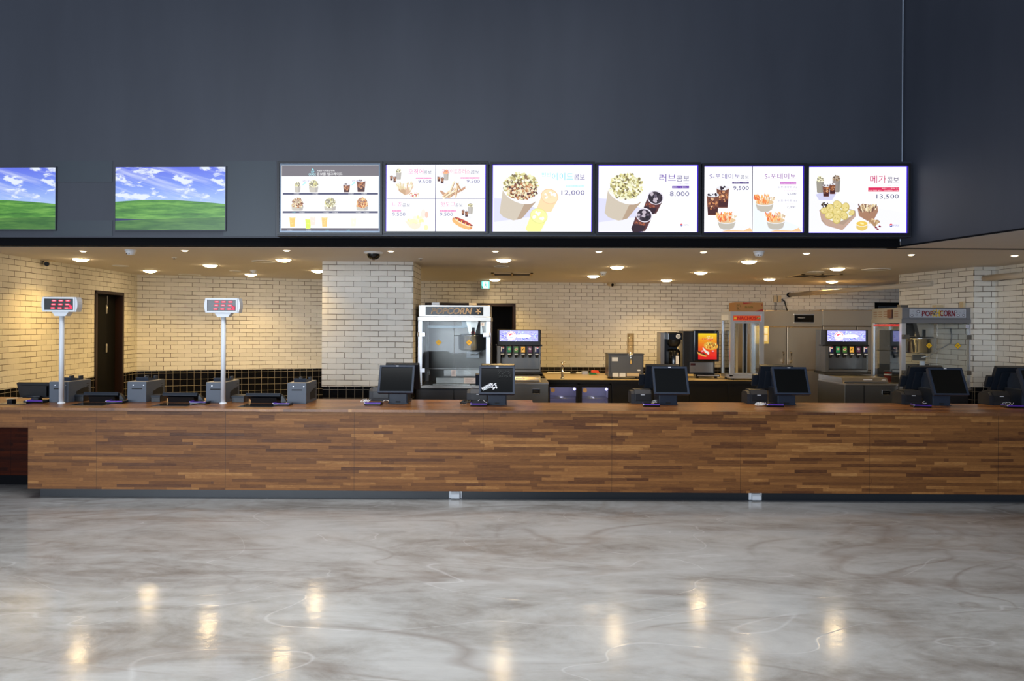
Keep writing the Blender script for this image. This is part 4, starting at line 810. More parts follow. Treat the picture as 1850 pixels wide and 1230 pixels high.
# pole displays
def make_pole():
    t = thing('pole_display', 'x', 'pole display', (0, 0, CT), 0, 'white pole displays with red lights')
    part(t, 'pole', M_WPL, lambda q: (q.tube([(0, .02, 0), (0, .02, .88)], .0225, seg=20), q.lathe([(.034, .0), (.034, .008), (.0225, .012)], 0, .02)))
    part(t, 'bracket', M_WPL, lambda q: q.prism([(-.075, .905), (.09, .905), (.06, .862), (-.045, .862)], 'y', -.02, .055))
    def hd(q):
        pts = [(-.165, .905), (.165, .905), (.176, .95), (.178, .978), (.176, 1.006), (.165, 1.05), (-.165, 1.05), (-.176, 1.006), (-.178, .978), (-.176, .95)]
        q.prism(pts, 'y', -.02, .06)
        q.box(-.16, .155, -.028, -.02, .908, .922); q.box(-.16, .155, -.028, -.02, 1.034, 1.048); q.box(-.16, -.145, -.028, -.02, .922, 1.034); q.box(.14, .155, -.028, -.02, .922, 1.034)
    part(t, 'housing', M_WPL, hd); pn = part(t, 'panel', mat('led_panel', (38, 40, 42), .25), lambda q: q.box(-.145, .14, -.022, -.0195, .922, 1.034))
    A = Art(0, 0, .001, 1.0)
    for j, (y, dx) in enumerate(((20, 6), (56, 2), (92, -4))):
        for i in range(3):
            x = 88 + i * 68 + dx; A.poly([(x - 26, y), (x - 18, y - 9), (x + 18, y - 9), (x + 26, y), (x + 18, y + 9), (x - 18, y + 9)], (255, 20, 60)); A.poly([(x - 17, y), (x - 12, y - 4), (x + 12, y - 4), (x + 17, y), (x + 12, y + 4), (x - 12, y + 4)], (255, 190, 215))
    A.poly([(240, 62), (250, 52), (266, 70), (276, 62), (276, 102), (240, 100), (252, 88)], (255, 40, 90)); A.build('lights', pn, (-.145, -.0225, 1.034)); return t
POLE = [(108.5, 727.5, 'white pole display left of the black doorway'), (401.5, 728, 'white pole display in front of the beige brick, right of the doorway')]
proto = make_pole()
for i, (px, py, lab) in enumerate(POLE):
    p = Wz(px, py, CT)
    if i == 0: proto.location = (W3(px, py, p.y - .055).x, p.y - .055, CT); proto['label'] = lab
    else: dup(proto, (W3(px, py, p.y - .055).x, p.y - .055, CT), 0, lab)

# ================================================================ BACK EQUIPMENT
def make_popcorn(lab, x, y, z0, solid):
    W, D = .94, .76; t = thing('popcorn_machine', lab, 'popcorn machine', (x, y, z0), 0)
    hw = W / 2; SH = M_ALU if solid else M_SSD
    def hood(q):
        q.box(-hw + .012, hw - .012, .01, D - .01, .915, 1.065, 0, .004)
        q.box(-hw, hw, 0, D, .862, .915, 0, .004)
    part(t, 'hood', M_SS if solid else mat('grey_hood_paint', (120, 122, 128), .4, .3), hood)
    for yy in (.0,): part(t, 'base_tray', M_SS, lambda q: (q.box(-hw, hw, 0, D, -.0, .032, 0, .003), q.box(-hw + .03, hw - .03, .06, D - .03, .032, .036)))
    for xa in (-hw + .004, hw - .062):
        for ya in (.004, D - .062): part(t, 'corner_post', M_ALU, lambda q: q.box(xa, xa + .058, ya, ya + .05, .032, .862, 0, .004))
    for xa, xb in ((-hw, -hw + .1), (hw - .1, hw)):
        for zz in (.2, .66): part(t, 'hinge', M_ALU if solid else M_SSD, lambda q: (q.box(xa, xb, -.012, .0, zz, zz + .055, 0, .003), q.tube([(xa + .015 if xa < 0 else xb - .015, -.016, zz), (xa + .015 if xa < 0 else xb - .015, -.016, zz + .055)], .008)))
    part(t, 'front_glass', M_GLASS, lambda q: (q.box(-hw + .062, -.004, .008, .013, .036, .858), q.box(.004, hw - .062, .008, .013, .036, .858)))
    if solid:
        part(t, 'back_panel', M_SSW, lambda q: q.box(-hw + .05, hw - .05, D - .06, D - .05, .032, .862)); part(t, 'side_panel', M_SSD, lambda q: (q.box(-hw + .012, -hw + .018, .054, D - .06, .032, .862), q.box(hw - .018, hw - .012, .054, D - .06, .032, .862)))
        part(t, 'bolt', M_BLK, lambda q: (q.tube([(-.07, D - .066, .74), (-.07, D - .058, .74)], .012), q.tube([(.03, D - .066, .74), (.03, D - .058, .74)], .012)))
    else:
        for xs in (-hw + .012, hw - .017): part(t, 'side_glass', M_GLASS, lambda q: q.box(xs, xs + .005, .054, D - .06, .036, .858))
        part(t, 'back_glass', M_GLASS, lambda q: q.box(-hw + .06, hw - .06, D - .03, D - .025, .3, .858)); part(t, 'back_panel', M_SSD, lambda q: (q.box(-hw + .06, hw - .06, D - .035, D - .028, .032, .3), [q.box(-hw + .1, -hw + .25, D - .04, D - .034, .1 + i * .03, .108 + i * .03, 0) for i in range(6)]))
        part(t, 'side_vent', mat('vent_brown', (92, 62, 40), .6), lambda q: [q.box(-hw + .0095, -hw + .013, .1 + c * .13, .19 + c * .13, .95 + r * .03, .957 + r * .03) for c in (0, 2, 3, 4) for r in range(3)])
        part(t, 'side_handle', mat('handle_brown', (70, 42, 30), .5), lambda q: q.box(-hw - .01, -hw + .012, .22, .33, .93, 1.04, 0, .004))
        part(t, 'red_stripe', mat('stripe_red', (210, 30, 34), .4), lambda q: (q.box(-hw + .006, -hw + .011, .05, D - .05, .838, .848), q.box(-hw + .006, -hw + .011, .05, D - .05, .822, .832)))
        part(t, 'shelf', M_SS, lambda q: q.box(-hw + .02, -hw + .16, .25, D - .08, .49, .497))
        part(t, 'lamp_tube', mat('tube_white', (225, 235, 250), .4), lambda q: q.tube([(.0, .34, .16), (.0, .34, .36)], .032, seg=16))
    # kettle with lid, arm and drive
    kx, kz = (.215, .475) if solid else (-.03, .465)
    kt = part(t, 'kettle', M_CHROME, lambda q: q.lathe([(0, kz), (.165, kz), (.186, kz + .02), (.19, kz + .19), (.2, kz + .195), (.2, kz + .204), (.184, kz + .204), (.18, kz + .03), (0, kz + .02)], kx, .34, seg=40))
    part(kt, 'handle', M_BLK, lambda q: q.tube([(kx - .2, .33, kz + .195), (kx - .24, .31, kz + .197)], .008))
    part(kt, 'lid', M_CHROME, lambda q: q.lathe([(.178, kz + .205), (.17, kz + .215), (.1, kz + .222), (0, kz + .224)], kx, .34, seg=40))
    part(t, 'drive_housing', M_SS, lambda q: (q.prism([(kx - .085, .862), (kx + .08, .862), (kx + .04, .7), (kx + .02, kz + .222), (kx - .03, kz + .222), (kx - .04, .7)], 'y', .28, .36), q.box(kx + .1, kx + .22, .4, .52, .68, .86)))
    part(t, 'grip', M_BLK, lambda q: q.box(kx - .005, kx + .03, .262, .28, .66, .78, 0, .004)); part(t, 'red_knob', mat('orange_red', (226, 76, 48), .4), lambda q: q.tube([(kx + .01, .262, kz + .17 if not solid else kz + .235), (kx + .01, .282, kz + .17 if not solid else kz + .235)], .028, seg=20))
    if solid: part(t, 'light_tube', mat('cool_white_tube', (200, 220, 232), .3), lambda q: (q.box(-.385, kx - .1, .3, .36, .77, .805, 0, .006), q.box(kx - .14, kx - .07, .29, .37, .78, .86)))
    if not solid: part(t, 'scoop', M_BLK, lambda q: q.prism([(kx - .16, .862), (kx - .02, .862), (kx - .04, .69), (kx - .13, .69)], 'y', .4, .46))
    part(t, 'bracket', M_LABEL if solid else M_SSD, lambda q: q.box(kx - .08, kx + .09, .36, .38, kz - .1, kz - .02))
    part(t, 'hose', M_ALU, lambda q: q.tube([(hw - .12, .3, .8), (hw - .11, .29, .7), (hw - .13, .28, .6), (kx + .16, .27, kz + .02), (kx + .07, .26, kz - .04), (kx - .02, .27, kz - .055)], .007, seg=8))
    part(t, 'tray', M_SS, lambda q: (q.prism([(-.26, .04), (-.26, .11), (.12, .11), (.16, .04)], 'y', .3, .31), q.box(-.28, .2, .1, .3, .036, .045), q.box(-.18, .36, .55, .56, .12, .2), q.box(-hw + .05, hw - .05, .5, .51, .215, .223)))
    def sticker(cx, cz, r=.043):
        A = Art(0, 0, .001, 0); A.poly([(0, -r * 1000), (r * 1000, 0), (0, r * 1000), (-r * 1000, 0)], (30, 26, 20)); A.poly([(0, -r * 920), (r * 920, 0), (0, r * 920), (-r * 920, 0)], (238, 190, 30))
        for a_ in (-14, -4, 6): A.rect(-16 + abs(a_ + 4), a_, 16 - abs(a_ + 4), a_ + 4, (60, 46, 20))
        A.build('warning_sticker', t, (cx, .0065, cz))
    if solid: sticker(-.2, .585); sticker(.19, .587)
    else: sticker(-.11, .575); sticker(.26, .575)
    def slab(px, pz, wd, ht, n):
        A = Art(0, 0, .001, 0); A.rect(0, 0, wd, ht, (222, 224, 232))
        for i in range(n): A.rect(wd * .12, ht * (.15 + .7 * i / n), wd * (.86 - (i % 3) * .1), ht * (.15 + .7 * i / n) + 2.2, (120, 104, 120))
        A.build('paper_label', t, (px, .0062, pz))
    if solid: slab(-.035, .235, 60, 80, 7); slab(.125, .135, 160, 72, 5)
    slab(.36 if not solid else .34, .845, 42, 42, 5)
    for xx, mm in ((-.3, M_WPL), (.18, M_BEIGE)) if solid else ((-.44, M_SSD), (.02, M_BEIGE)): part(t, 'vent_cap', mm, lambda q: q.box(xx, xx + .1, .08, .16, 1.065, 1.1, 0, .003))
    # sign
    if solid:
        part(t, 'sign_plate', M_SCR, lambda q: q.box(-.37, .37, .004, .01, .935, 1.045))
        def neon(body, x0, zz, h, wmax, sh=.25):
            cu = bpy.data.curves.new('n', 'FONT'); cu.body = body; cu.size = 1; cu.fill_mode = 'NONE'; cu.bevel_depth = .028; cu.bevel_resolution = 1; cu.resolution_u = 3; cu.shear = sh
            o = bpy.data.objects.new('n', cu); COL.objects.link(o); me = bpy.data.meshes.new_from_object(o.evaluated_get(bpy.context.evaluated_depsgraph_get())); bpy.data.objects.remove(o)
            xs = [v.co.x for v in me.vertices]; ys = [v.co.y for v in me.vertices]; fx = wmax / (max(xs) - min(xs)); fy = h / (max(ys) - min(ys)); mx, my = min(xs), min(ys)
            for v in me.vertices: v.co = ((v.co.x - mx) * fx + x0, -.002 - v.co.z * .1, (v.co.y - my) * fy + zz)
            me.materials.clear(); me.materials.append(mat('neon_tube_off', (226, 196, 160), .4)); o = bpy.data.objects.new('sign_letters', me); COL.objects.link(o); o.parent = t
        neon('POPCORN', -.3, .95, .08, .53)
        part(t, 'sign_flower', mat('neon_tube_off', (226, 196, 160), .4), lambda q: [q.tube([(.305 + .022 * math.cos(a0) + .016 * math.cos(a), -.001, .99 + .026 * math.sin(a0) + .018 * math.sin(a)) for a in [a0 + 2 * PI * i / 12 for i in range(2, 11)]], .0035, seg=6) for a0 in [2 * PI * j / 5 + .3 for j in range(5)]])
    else:
        A = Art(0, 0, .001, 0); A.rect(0, 0, 740, 122, (60, 60, 66)); A.rect(4, 4, 736, 118, (176, 178, 190))
        for x_, y_, r_ in ((40, 90, 18), (52, 36, 8), (95, 82, 14), (118, 40, 22), (168, 88, 16), (600, 40, 18), (632, 88, 18), (650, 52, 8), (706, 36, 12), (700, 84, 18)): A.ell(x_, y_, r_, r_ * .9, (50, 48, 60)); A.ell(x_ - 1, y_, r_ * .7, r_ * .6, (206, 206, 214))
        for i in range(12): a_ = i * PI / 6; A.poly([(350, 60), (350 + 92 * math.cos(a_ - .12), 60 + 48 * math.sin(a_ - .12)), (350 + 92 * math.cos(a_ + .12), 60 + 48 * math.sin(a_ + .12))], (214, 178, 40))
        A.ell(350, 60, 50, 36, (214, 178, 40)); A.blobs(345, 56, 34, 32, [(206, 204, 210), (150, 146, 150), (90, 88, 96)], 16, 13)
        for dx in (-2.5, 0, 2.5):
            A.text('POP', 166 + dx, 100, 70, (128, 14, 34), 'L', 140); A.text('CORN', 392 + dx, 100, 78, (128, 14, 34), 'L', 196)
        A.build('sign_plate', t, (-.37, .009, 1.052))
    return t
def base_cab(name, lab, cat, x0, x1, y0, y1, z1, m, door_m=None, n=2):
    t = thing(name, lab, cat, ((x0 + x1) / 2, y0, 0)); hw = (x1 - x0) / 2; d = y1 - y0
    part(t, 'body', m, lambda q: (q.box(-hw, hw, .02, d, .08, z1, 0, .002), q.box(-hw + .02, hw - .02, .05, d - .02, 0, .08)))
    for i in range(n):
        a = -hw + .01 + i * (2 * hw - .02) / n; part(t, 'door', door_m or m, lambda q: q.box(a + .004, a + (2 * hw - .02) / n - .004, 0, .02, .1, z1 - .02, 0, .002))
    return t
M_DCAB = mat('grey_laminate', (44, 46, 54), .4)
PZ = .845
p = W3(820, 703, 8.85)
base_cab('base_cabinet', 'dark cabinet carrying the popcorn machine by the column', 'cabinet', p.x - .5, p.x + .5, 8.86, 9.66, PZ, M_CAB, M_DCAB)
make_popcorn('stainless popcorn machine beside the white brick column, unlit neon lettering', p.x, 8.85, PZ, True)
p2 = W3(1694, 703, 8.9)
base_cab('base_cabinet', 'dark cabinet carrying the glass-sided popcorn machine on the right', 'cabinet', p2.x - .47, p2.x + .48, 8.95, 9.7, .852, M_CAB, M_DCAB)
make_popcorn('glass-sided popcorn machine on the right with red letters', p2.x, 8.9, .852, False)

def make_soda(lab, px, Yf):
    p = W3(px, 672, Yf); t = thing('soda_dispenser', lab, 'drinks dispenser', (p.x, Yf, p.z), 0, 'six-nozzle soda dispensers')
    part(t, 'cabinet', M_SSD, lambda q: (q.box(-.29, .29, .14, .3, 0, .56, 0, .004), q.box(-.29, -.24, .0, .14, .0, .34, 0, .003), q.box(.27, .29, .02, .14, .0, .34, 0, .003), q.box(-.24, .27, .0, .14, .0, .03)))
    part(t, 'head', M_BLK, lambda q: (q.box(-.285, .29, .02, .16, .345, .56, 0, .008), q.box(-.31, .31, .03, .15, .34, .36)))
    part(t, 'drip_tray', M_SLOT, lambda q: (q.box(-.31, .31, -.02, .3, -.025, 0), q.box(-.24, .27, .005, .13, .03, .033)))
    A = Art(0, 0, .001, 1.45); rd = random.Random(11); A.rect(0, 0, 508, 142, (170, 170, 250))
    for i in range(230):
        a = rd.uniform(0, 2 * PI); r = rd.uniform(40, 300); x = 250 + r * math.cos(a) * 1.0; y = 71 + r * math.sin(a) * .32
        if 10 < x < 498 and 6 < y < 136: A.lay = 2 + i * .01; A.ell(x, y, rd.uniform(8, 20), rd.uniform(1.5, 4), rd.choice([(84, 70, 214), (60, 44, 190), (150, 190, 255), (236, 240, 255), (110, 100, 230), (206, 226, 255), (240, 240, 255), (54, 40, 150)]), math.atan2(y - 71, x - 250), 6, False)
    A.lay = 5; A.ell(155, 72, 64, 62, (250, 246, 255)); A.ell(155, 72, 58, 58, (250, 110, 110)); A.poly([(97, 74), (213, 74), (205, 104), (155, 131), (105, 104)], (196, 196, 250)); A.ell(155, 72, 50, 50, WHT); A.rect(96, 66, 214, 84, WHT)
    A.poly([(122, 68), (126, 52), (140, 40), (158, 38), (176, 42), (184, 52), (160, 56), (140, 66)], (250, 84, 110)); A.poly([(124, 90), (144, 84), (186, 82), (180, 98), (156, 108), (134, 102)], (186, 200, 250))
    A.ell(310, 74, 108, 26, (244, 242, 255)); A.text('PEPSI', 232, 90, 32, WHT, 'L', 160); A.text('PEPSI', 232, 89, 30, (226, 216, 250), 'L', 158)
    A.build('lit_panel', t, (-.254, .0175, .548))
    cols = [((20, 24, 90), 'p'), ((20, 140, 90), 'g'), ((70, 130, 60), 'm'), ((244, 190, 80), 'o'), ((84, 20, 74), 'u'), ((20, 24, 90), 'p')]
    for i, (c, k_) in enumerate(cols):
        x = -.215 + i * .0905; nz = part(t, 'nozzle', M_BLK, lambda q: (q.box(x - .03, x + .03, -.012, .02, .24, .345, 0, .006), q.tube([(x, .008, .245), (x, .008, .19)], .026, seg=14, r2=.016), q.box(x - .026, x + .026, -.03, .0, .225, .245, 0, .003)))
        A = Art(0, 0, .001, 0); A.rect(0, 0, 52, 76, c)
        if k_ == 'p': A.rect(4, 4, 18, 68, (240, 240, 244)); A.ell(36, 16, 14, 12, (240, 240, 244)); A.ell(36, 10, 12, 6, (220, 40, 50))
        elif k_ == 'g': A.ell(26, 32, 18, 18, (150, 200, 160), .5); A.ell(26, 34, 9, 12, (210, 150, 140)); 
        elif k_ == 'm': A.ell(26, 36, 24, 16, (210, 214, 180), -.4); A.ell(28, 34, 14, 8, (180, 60, 60), -.3)
        elif k_ == 'o': A.ell(26, 34, 6, 20, (60, 90, 40), .7); A.ell(26, 60, 16, 8, (250, 220, 140))
        else: A.ell(26, 30, 18, 14, (206, 206, 214), .4); A.ell(26, 30, 7, 6, (80, 110, 80)); A.rect(12, 56, 40, 60, (170, 150, 170))
        A.build('flavour_label', nz, (x - .026, -.0125, .336))
        part(nz, 'tip_label', M_LABEL, lambda q: q.box(x - .022, x + .022, -.0315, -.0305, .232, .242))
    return t
def make_bin(lab, x0, x1, Yf, D, z1, two):
    t = thing('ice_bin', lab, 'ice bin', ((x0 + x1) / 2, Yf, 0), 0, 'stainless ice bins under the soda dispensers'); hw = (x1 - x0) / 2
    part(t, 'body', M_SSD, lambda q: (q.box(-hw, hw, .01, D, .1, z1 - .02, 0, .006), q.box(-hw + .03, hw - .03, .05, D - .03, 0, .1))); part(t, 'top', M_SS, lambda q: q.box(-hw - .005, hw + .005, 0, D, z1 - .02, z1, 0, .004))
    part(t, 'lid', M_SS, lambda q: (q.prism([(.06, z1), (.1, z1 + .072), (D - .02, z1 + .074), (D - .02, z1)], 'x', -hw + .0, hw - .1), q.box(-hw + .02, hw - .12, .05, .07, z1 + .015, z1 + .03)))
    hx = hw - .16
    part(t, 'latch', M_CHROME, lambda q: (q.box(hx - .05, hx + .05, -.002, .012, z1 - .14, z1 - .08, 0, .003),)); part(t, 'latch_recess', M_SLOT, lambda q: q.box(hx - .035, hx + .03, -.004, .0, z1 - .118, z1 - .1))
    part(t, 'oval_badge', M_LABEL, lambda q: q.prism([(hw - .15 + .032 * math.cos(a), z1 + .04 + .014 * math.sin(a)) for a in [2 * PI * i / 16 for i in range(16)]], 'y', .084, .092))
    part(t, 'name_plate', M_LABEL, lambda q: q.box(-.07, .05, .084, .09, z1 + .035, z1 + .053))
    if two: part(t, 'door_gap', M_SLOT, lambda q: q.box(-hw * .3, -hw * .3 + .012, .006, .012, .12, z1 - .02))
    return t
s1 = make_soda('lit soda dispenser right of the left popcorn machine', 937, 9.4)
s2 = make_soda('lit soda dispenser in front of the refrigerator', 1530, 9.45)
for s_ in (s1, s2): s_.scale = (1.03, 1, 1.03)
xa = W3(892.5, 690, 8.95).x; xb = W3(991, 690, 8.95).x
make_bin('stainless ice bin below the soda dispenser near the left popcorn machine', xa, xb, 8.95, .8, .915, False)
xa = W3(1527, 685, 8.95).x; xb = W3(1624, 685, 8.95).x
make_bin('wide stainless ice bin below the soda dispenser near the refrigerator', xa, xb, 8.95, .8, .925, True)

# back worktop with undercounter fridges
WT = .82; YF = 10.73
xw0 = W3(988, 686, YF).x; xw1 = W3(1386, 686, YF).x
t = tag(MB().box(xw0, xw1, YF - .02, 12.3, WT - .03, WT, 0, .004).build('back_worktop', M_STONE), 'beige worktop along the back wall between soda dispenser and refrigerator', 'worktop')
b = MB(); b.box(xw0, xw1, YF - .022, YF - .0205, WT - .055, WT - .001); b.build('front_edge', M_CAB, t)
fx = [W3(x, 700, YF).x for x in (988, 1046, 1104)]
for i, lab in enumerate(('glass-door undercounter fridge, left of the two', 'glass-door undercounter fridge, right of the two')):
    x0, x1 = fx[i], fx[i + 1]; hw = (x1 - x0) / 2 - .002; t = thing('undercounter_fridge', lab, 'fridge', ((x0 + x1) / 2, YF, 0), 0, 'undercounter fridges')
    part(t, 'cabinet', M_CAB, lambda q: (q.box(-hw, -hw + .02, .03, .55, .05, .765), q.box(hw - .02, hw, .03, .55, .05, .765), q.box(-hw, hw, .03, .55, .745, .765), q.box(-hw, hw, .03, .55, .05, .07), q.box(-hw, hw, .53, .55, .05, .765)))
    part(t, 'liner', mat('fridge_liner', (190, 188, 214), .5), lambda q: (q.box(-hw + .02, hw - .02, .51, .53, .07, .745), q.box(-hw + .02, -hw + .024, .04, .51, .07, .745), q.box(hw - .024, hw - .02, .04, .51, .07, .745), q.box(-hw + .02, hw - .02, .04, .51, .07, .08)))
    part(t, 'shelf', M_ALU, lambda q: [q.tube([(-hw + .026, .06 + j * .05, .52), (hw - .026, .06 + j * .05, .52)], .004, seg=6) for j in range(9)])
    dr = part(t, 'door', M_CAB, lambda q: (q.box(-hw, -hw + .045, 0, .028, .06, .745), q.box(hw - .045, hw, 0, .028, .06, .745), q.box(-hw + .045, hw - .045, 0, .028, .7, .745), q.box(-hw + .045, hw - .045, 0, .028, .06, .1), q.box(-hw + .02, hw - .1, -.012, 0, .728, .74)))
    part(dr, 'pane', M_GLASS, lambda q: q.box(-hw + .045, hw - .045, .01, .014, .1, .7))
    part(dr, 'round_sticker', mat('tan_sticker', (206, 172, 128), .5), lambda q: q.tube([(-hw + .09, -.002, .655), (-hw + .09, .0095, .655)], .034, seg=24))
    part(t, 'lamp', mat('fridge_lamp', (190, 180, 255), .5, 0, 5.0), lambda q: q.tube([(hw - .065, .04, .67), (hw - .065, .052, .67)], .02, seg=16))
    l = bpy.data.lights.new('fridge_glow', 'POINT'); l.energy = .7; l.color = (.72, .7, 1); l.shadow_soft_size = .03; o = bpy.data.objects.new('fridge_glow', l); COL.objects.link(o); o.location = ((x0 + x1) / 2, YF + .2, .7)
base_cab('base_cabinet', 'black cabinet run under the back worktop, right of the small fridges', 'cabinet', fx[2] + .01, xw1, YF, 11.3, WT - .032, M_CAB, None, 4)
# things on the back worktop
p = Wz(1016, 684, WT); t = thing('faucet', 'chrome bar tap standing on the back worktop', 'faucet', (p.x, p.y, WT))
part(t, 'column', M_CHROME, lambda q: (q.lathe([(.03, 0), (.03, .015), (.02, .02), (.02, .2), (.014, .21), (0, .21)]),)); part(t, 'spout', M_CHROME, lambda q: q.tube([(0, 0, .2), (0, -.03, .25), (0, -.09, .26), (0, -.12, .23)], .012)); part(t, 'lever', M_CHROME, lambda q: q.tube([(-.03, 0, .25), (.05, .0, .265)], .012))
t = thing('squeegee', 'long thin white-handled tool lying at the back of the worktop', 'tool', (W3(1020, 676, 12.0).x, 12.0, WT)); part(t, 'handle', M_LABEL, lambda q: q.tube([(-.3, 0, .02), (.33, .03, .02)], .014)); part(t, 'grip', M_CHAR, lambda q: q.tube([(.1, .02, .02), (.2, .025, .02)], .017)); part(t, 'blade', M_ALU, lambda q: q.box(.3, .4, -.03, .05, 0, .05))
for px, py, sx, sz, c, lab in ((1075, 675, .14, .04, (236, 84, 48), 'orange-red packet lying on top of a green packet'), (1071, 678, .13, .03, (30, 120, 80), 'green packet lying under an orange-red packet')):
    z = WT + (.032 if 'orange-red packet lying' in lab else 0); p = W3(px, py, 11.9); t = thing('packet', lab, 'packet', (p.x, 11.9, z))
    part(t, 'bag', mat('packet_%d' % c[0], c, .5), lambda q: q.prism([(-sx / 2, .004), (-sx / 2 + .01, sz), (sx / 2 - .015, sz * .9), (sx / 2, .0), (-sx / 2 + .01, 0)], 'y', -.04, .05))
p = Wz(1131, 684.5, WT); S_ = 1250 / p.y; t = thing('dispenser_box', 'square stainless dispenser with clear tube and white stickers on the back worktop', 'dispenser', (p.x, p.y, WT))
part(t, 'casing', M_SSW, lambda q: (q.box(-.275, .275, 0, .4, .03, .385, 0, .004), q.box(-.285, .285, -.01, .41, .385, .4))); part(t, 'front_panel', M_SSD, lambda q: q.box(-.235, .255, -.006, 0, .1, .37))
part(t, 'foot', M_BLK, lambda q: [q.lathe([(.02, 0), (.02, .03)], x_, y_) for x_ in (-.22, .22) for y_ in (.05, .35)]); part(t, 'sticker', M_LABEL, lambda q: (q.box(-.215, -.12, -.008, -.001, .035, .095), q.box(-.105, -.01, -.008, -.001, .035, .095))); part(t, 'beige_strip', M_BEIGE, lambda q: q.box(.01, .23, -.008, -.001, .045, .095))
part(t, 'acrylic_tube', M_ACRY, lambda q: q.lathe([(.055, .4), (.055, .72), (.05, .72), (.05, .4)], .085, .1)); part(t, 'nozzle', M_CHROME, lambda q: (q.tube([(.07, -.03, .24), (.07, -.03, .42)], .02), q.lathe([(.04, .36), (.04, .4), (.02, .41)], .07, -.03)))
part(t, 'data_label', M_LABEL, lambda q: q.box(-.225, -.13, -.0075, -.006, .28, .34)); part(t, 'badge', M_LABEL, lambda q: q.prism([(.2 + .03 * math.cos(a), .14 + .013 * math.sin(a)) for a in [2 * PI * i / 14 for i in range(14)]], 'y', -.009, -.006))
p = Wz(1214, 682.5, WT); t = thing('coffee_brewer', 'tall black coffee brewer with thermal server on the back worktop', 'coffee brewer', (p.x, p.y, WT))
part(t, 'tower', M_BLKG, lambda q: (q.box(-.165, -.0, .1, .38, 0, .74, 0, .005), q.box(-.0, .13, .2, .38, 0, .74, 0, .005), q.box(-.12, .15, -.05, .38, 0, .04))); part(t, 'steel_side', M_SS, lambda q: q.box(-.17, -.105, .09, .38, .02, .735))
part(t, 'head', M_BLKG, lambda q: q.box(-.08, .155, -.05, .2, .615, .735, 0, .012)); part(t, 'funnel', M_BLK, lambda q: q.lathe([(.105, .615), (.1, .56), (.06, .5), (0, .49)], .045, .06, seg=24)); part(t, 'badge', M_LABEL, lambda q: q.tube([(.085, -.053, .675), (.085, -.048, .675)], .038, seg=20)); part(t, 'badge_mark', M_BLK, lambda q: (q.box(.06, .11, -.0545, -.0525, .678, .69), q.box(.07, .11, -.0545, -.0525, .66, .668)))
part(t, 'thermal_server', M_BLKG, lambda q: q.lathe([(.095, .045), (.1, .06), (.1, .42), (.08, .46), (0, .465)], .045, .06, seg=28)); part(t, 'sight_gauge', M_LABEL, lambda q: q.box(.05, .1, -.05, -.035, .16, .36)); part(t, 'tap', M_CHROME, lambda q: q.tube([(.075, -.04, .38), (.075, -.07, .4)], .015))
p = Wz(1271, 683, WT); t = thing('cheese_dispenser', 'black hot cheese dispenser with lit orange poster door on the back worktop', 'dispenser', (p.x, p.y, WT))
part(t, 'body', M_BLK, lambda q: (q.box(-.3, .2, .12, .46, .08, .76, 0, .006), q.box(-.22, .21, .1, .46, .06, .28))); part(t, 'side_panel', M_SSW, lambda q: q.box(-.303, -.3, .15, .42, .14, .74)); part(t, 'door', M_BLKG, lambda q: q.box(-.155, .25, 0, .12, .27, .775, 0, .01))
part(t, 'steel_splash', M_SS, lambda q: q.box(-.2, .18, .085, .1, .085, .25)); part(t, 'drip_tray', M_BLKG, lambda q: (q.box(-.14, .25, -.06, .1, .03, .065, 0, .004), q.box(-.12, -.08, .0, .04, 0, .03), q.box(.18, .22, .0, .04, 0, .03))); part(t, 'tray_edge', M_ALU, lambda q: q.box(-.12, .235, -.063, -.06, .04, .056)); part(t, 'led_readout', mat('dim_red', (60, 8, 12), .3), lambda q: q.box(-.19, -.11, .083, .085, .2, .235))
A = Art(0, 0, .001, .95)
for i in range(14): f = i / 13; A.rect(0, i * 30, 300, i * 30 + 30, (int(250 - f * 20), int(186 * (1 - f) ** 1.2 + 24), int(30 - f * 10)))
A.blobs(170, 70, 70, 22, [(250, 226, 120), (250, 240, 190), (240, 200, 80)], 30, 9, seed=4); A.text('Ortega', 60, 120, 50, (200, 20, 40), 'L', 176, .2); A.text('Ortega', 64, 117, 44, (240, 90, 90), 'L', 168, .2)
A.ell(205, 200, 118, 66, (226, 166, 60), .1, 20); A.blobs(205, 198, 96, 50, [(240, 190, 80), (250, 214, 110), (220, 150, 50), (190, 110, 40)], 60, 14, seed=2); A.blobs(200, 190, 80, 44, [(40, 60, 30), (30, 30, 24)], 12, 9, seed=6)
A.poly([(72, 220), (120, 270), (180, 310), (170, 350), (100, 296), (74, 250)], (236, 226, 216)); A.ell(60, 340, 84, 24, (230, 170, 80), .4, 16); A.ell(50, 318, 90, 14, (70, 30, 24), .4, 16); A.ell(66, 300, 24, 26, (220, 30, 40)); A.ell(66, 286, 18, 9, (250, 220, 220)); A.ell(236, 300, 24, 26, (220, 30, 40)); A.ell(236, 286, 18, 9, (250, 220, 220)); A.rect(0, 388, 300, 420, (214, 24, 30))
A.build('lit_poster', t, (-.09, -.002, .725))
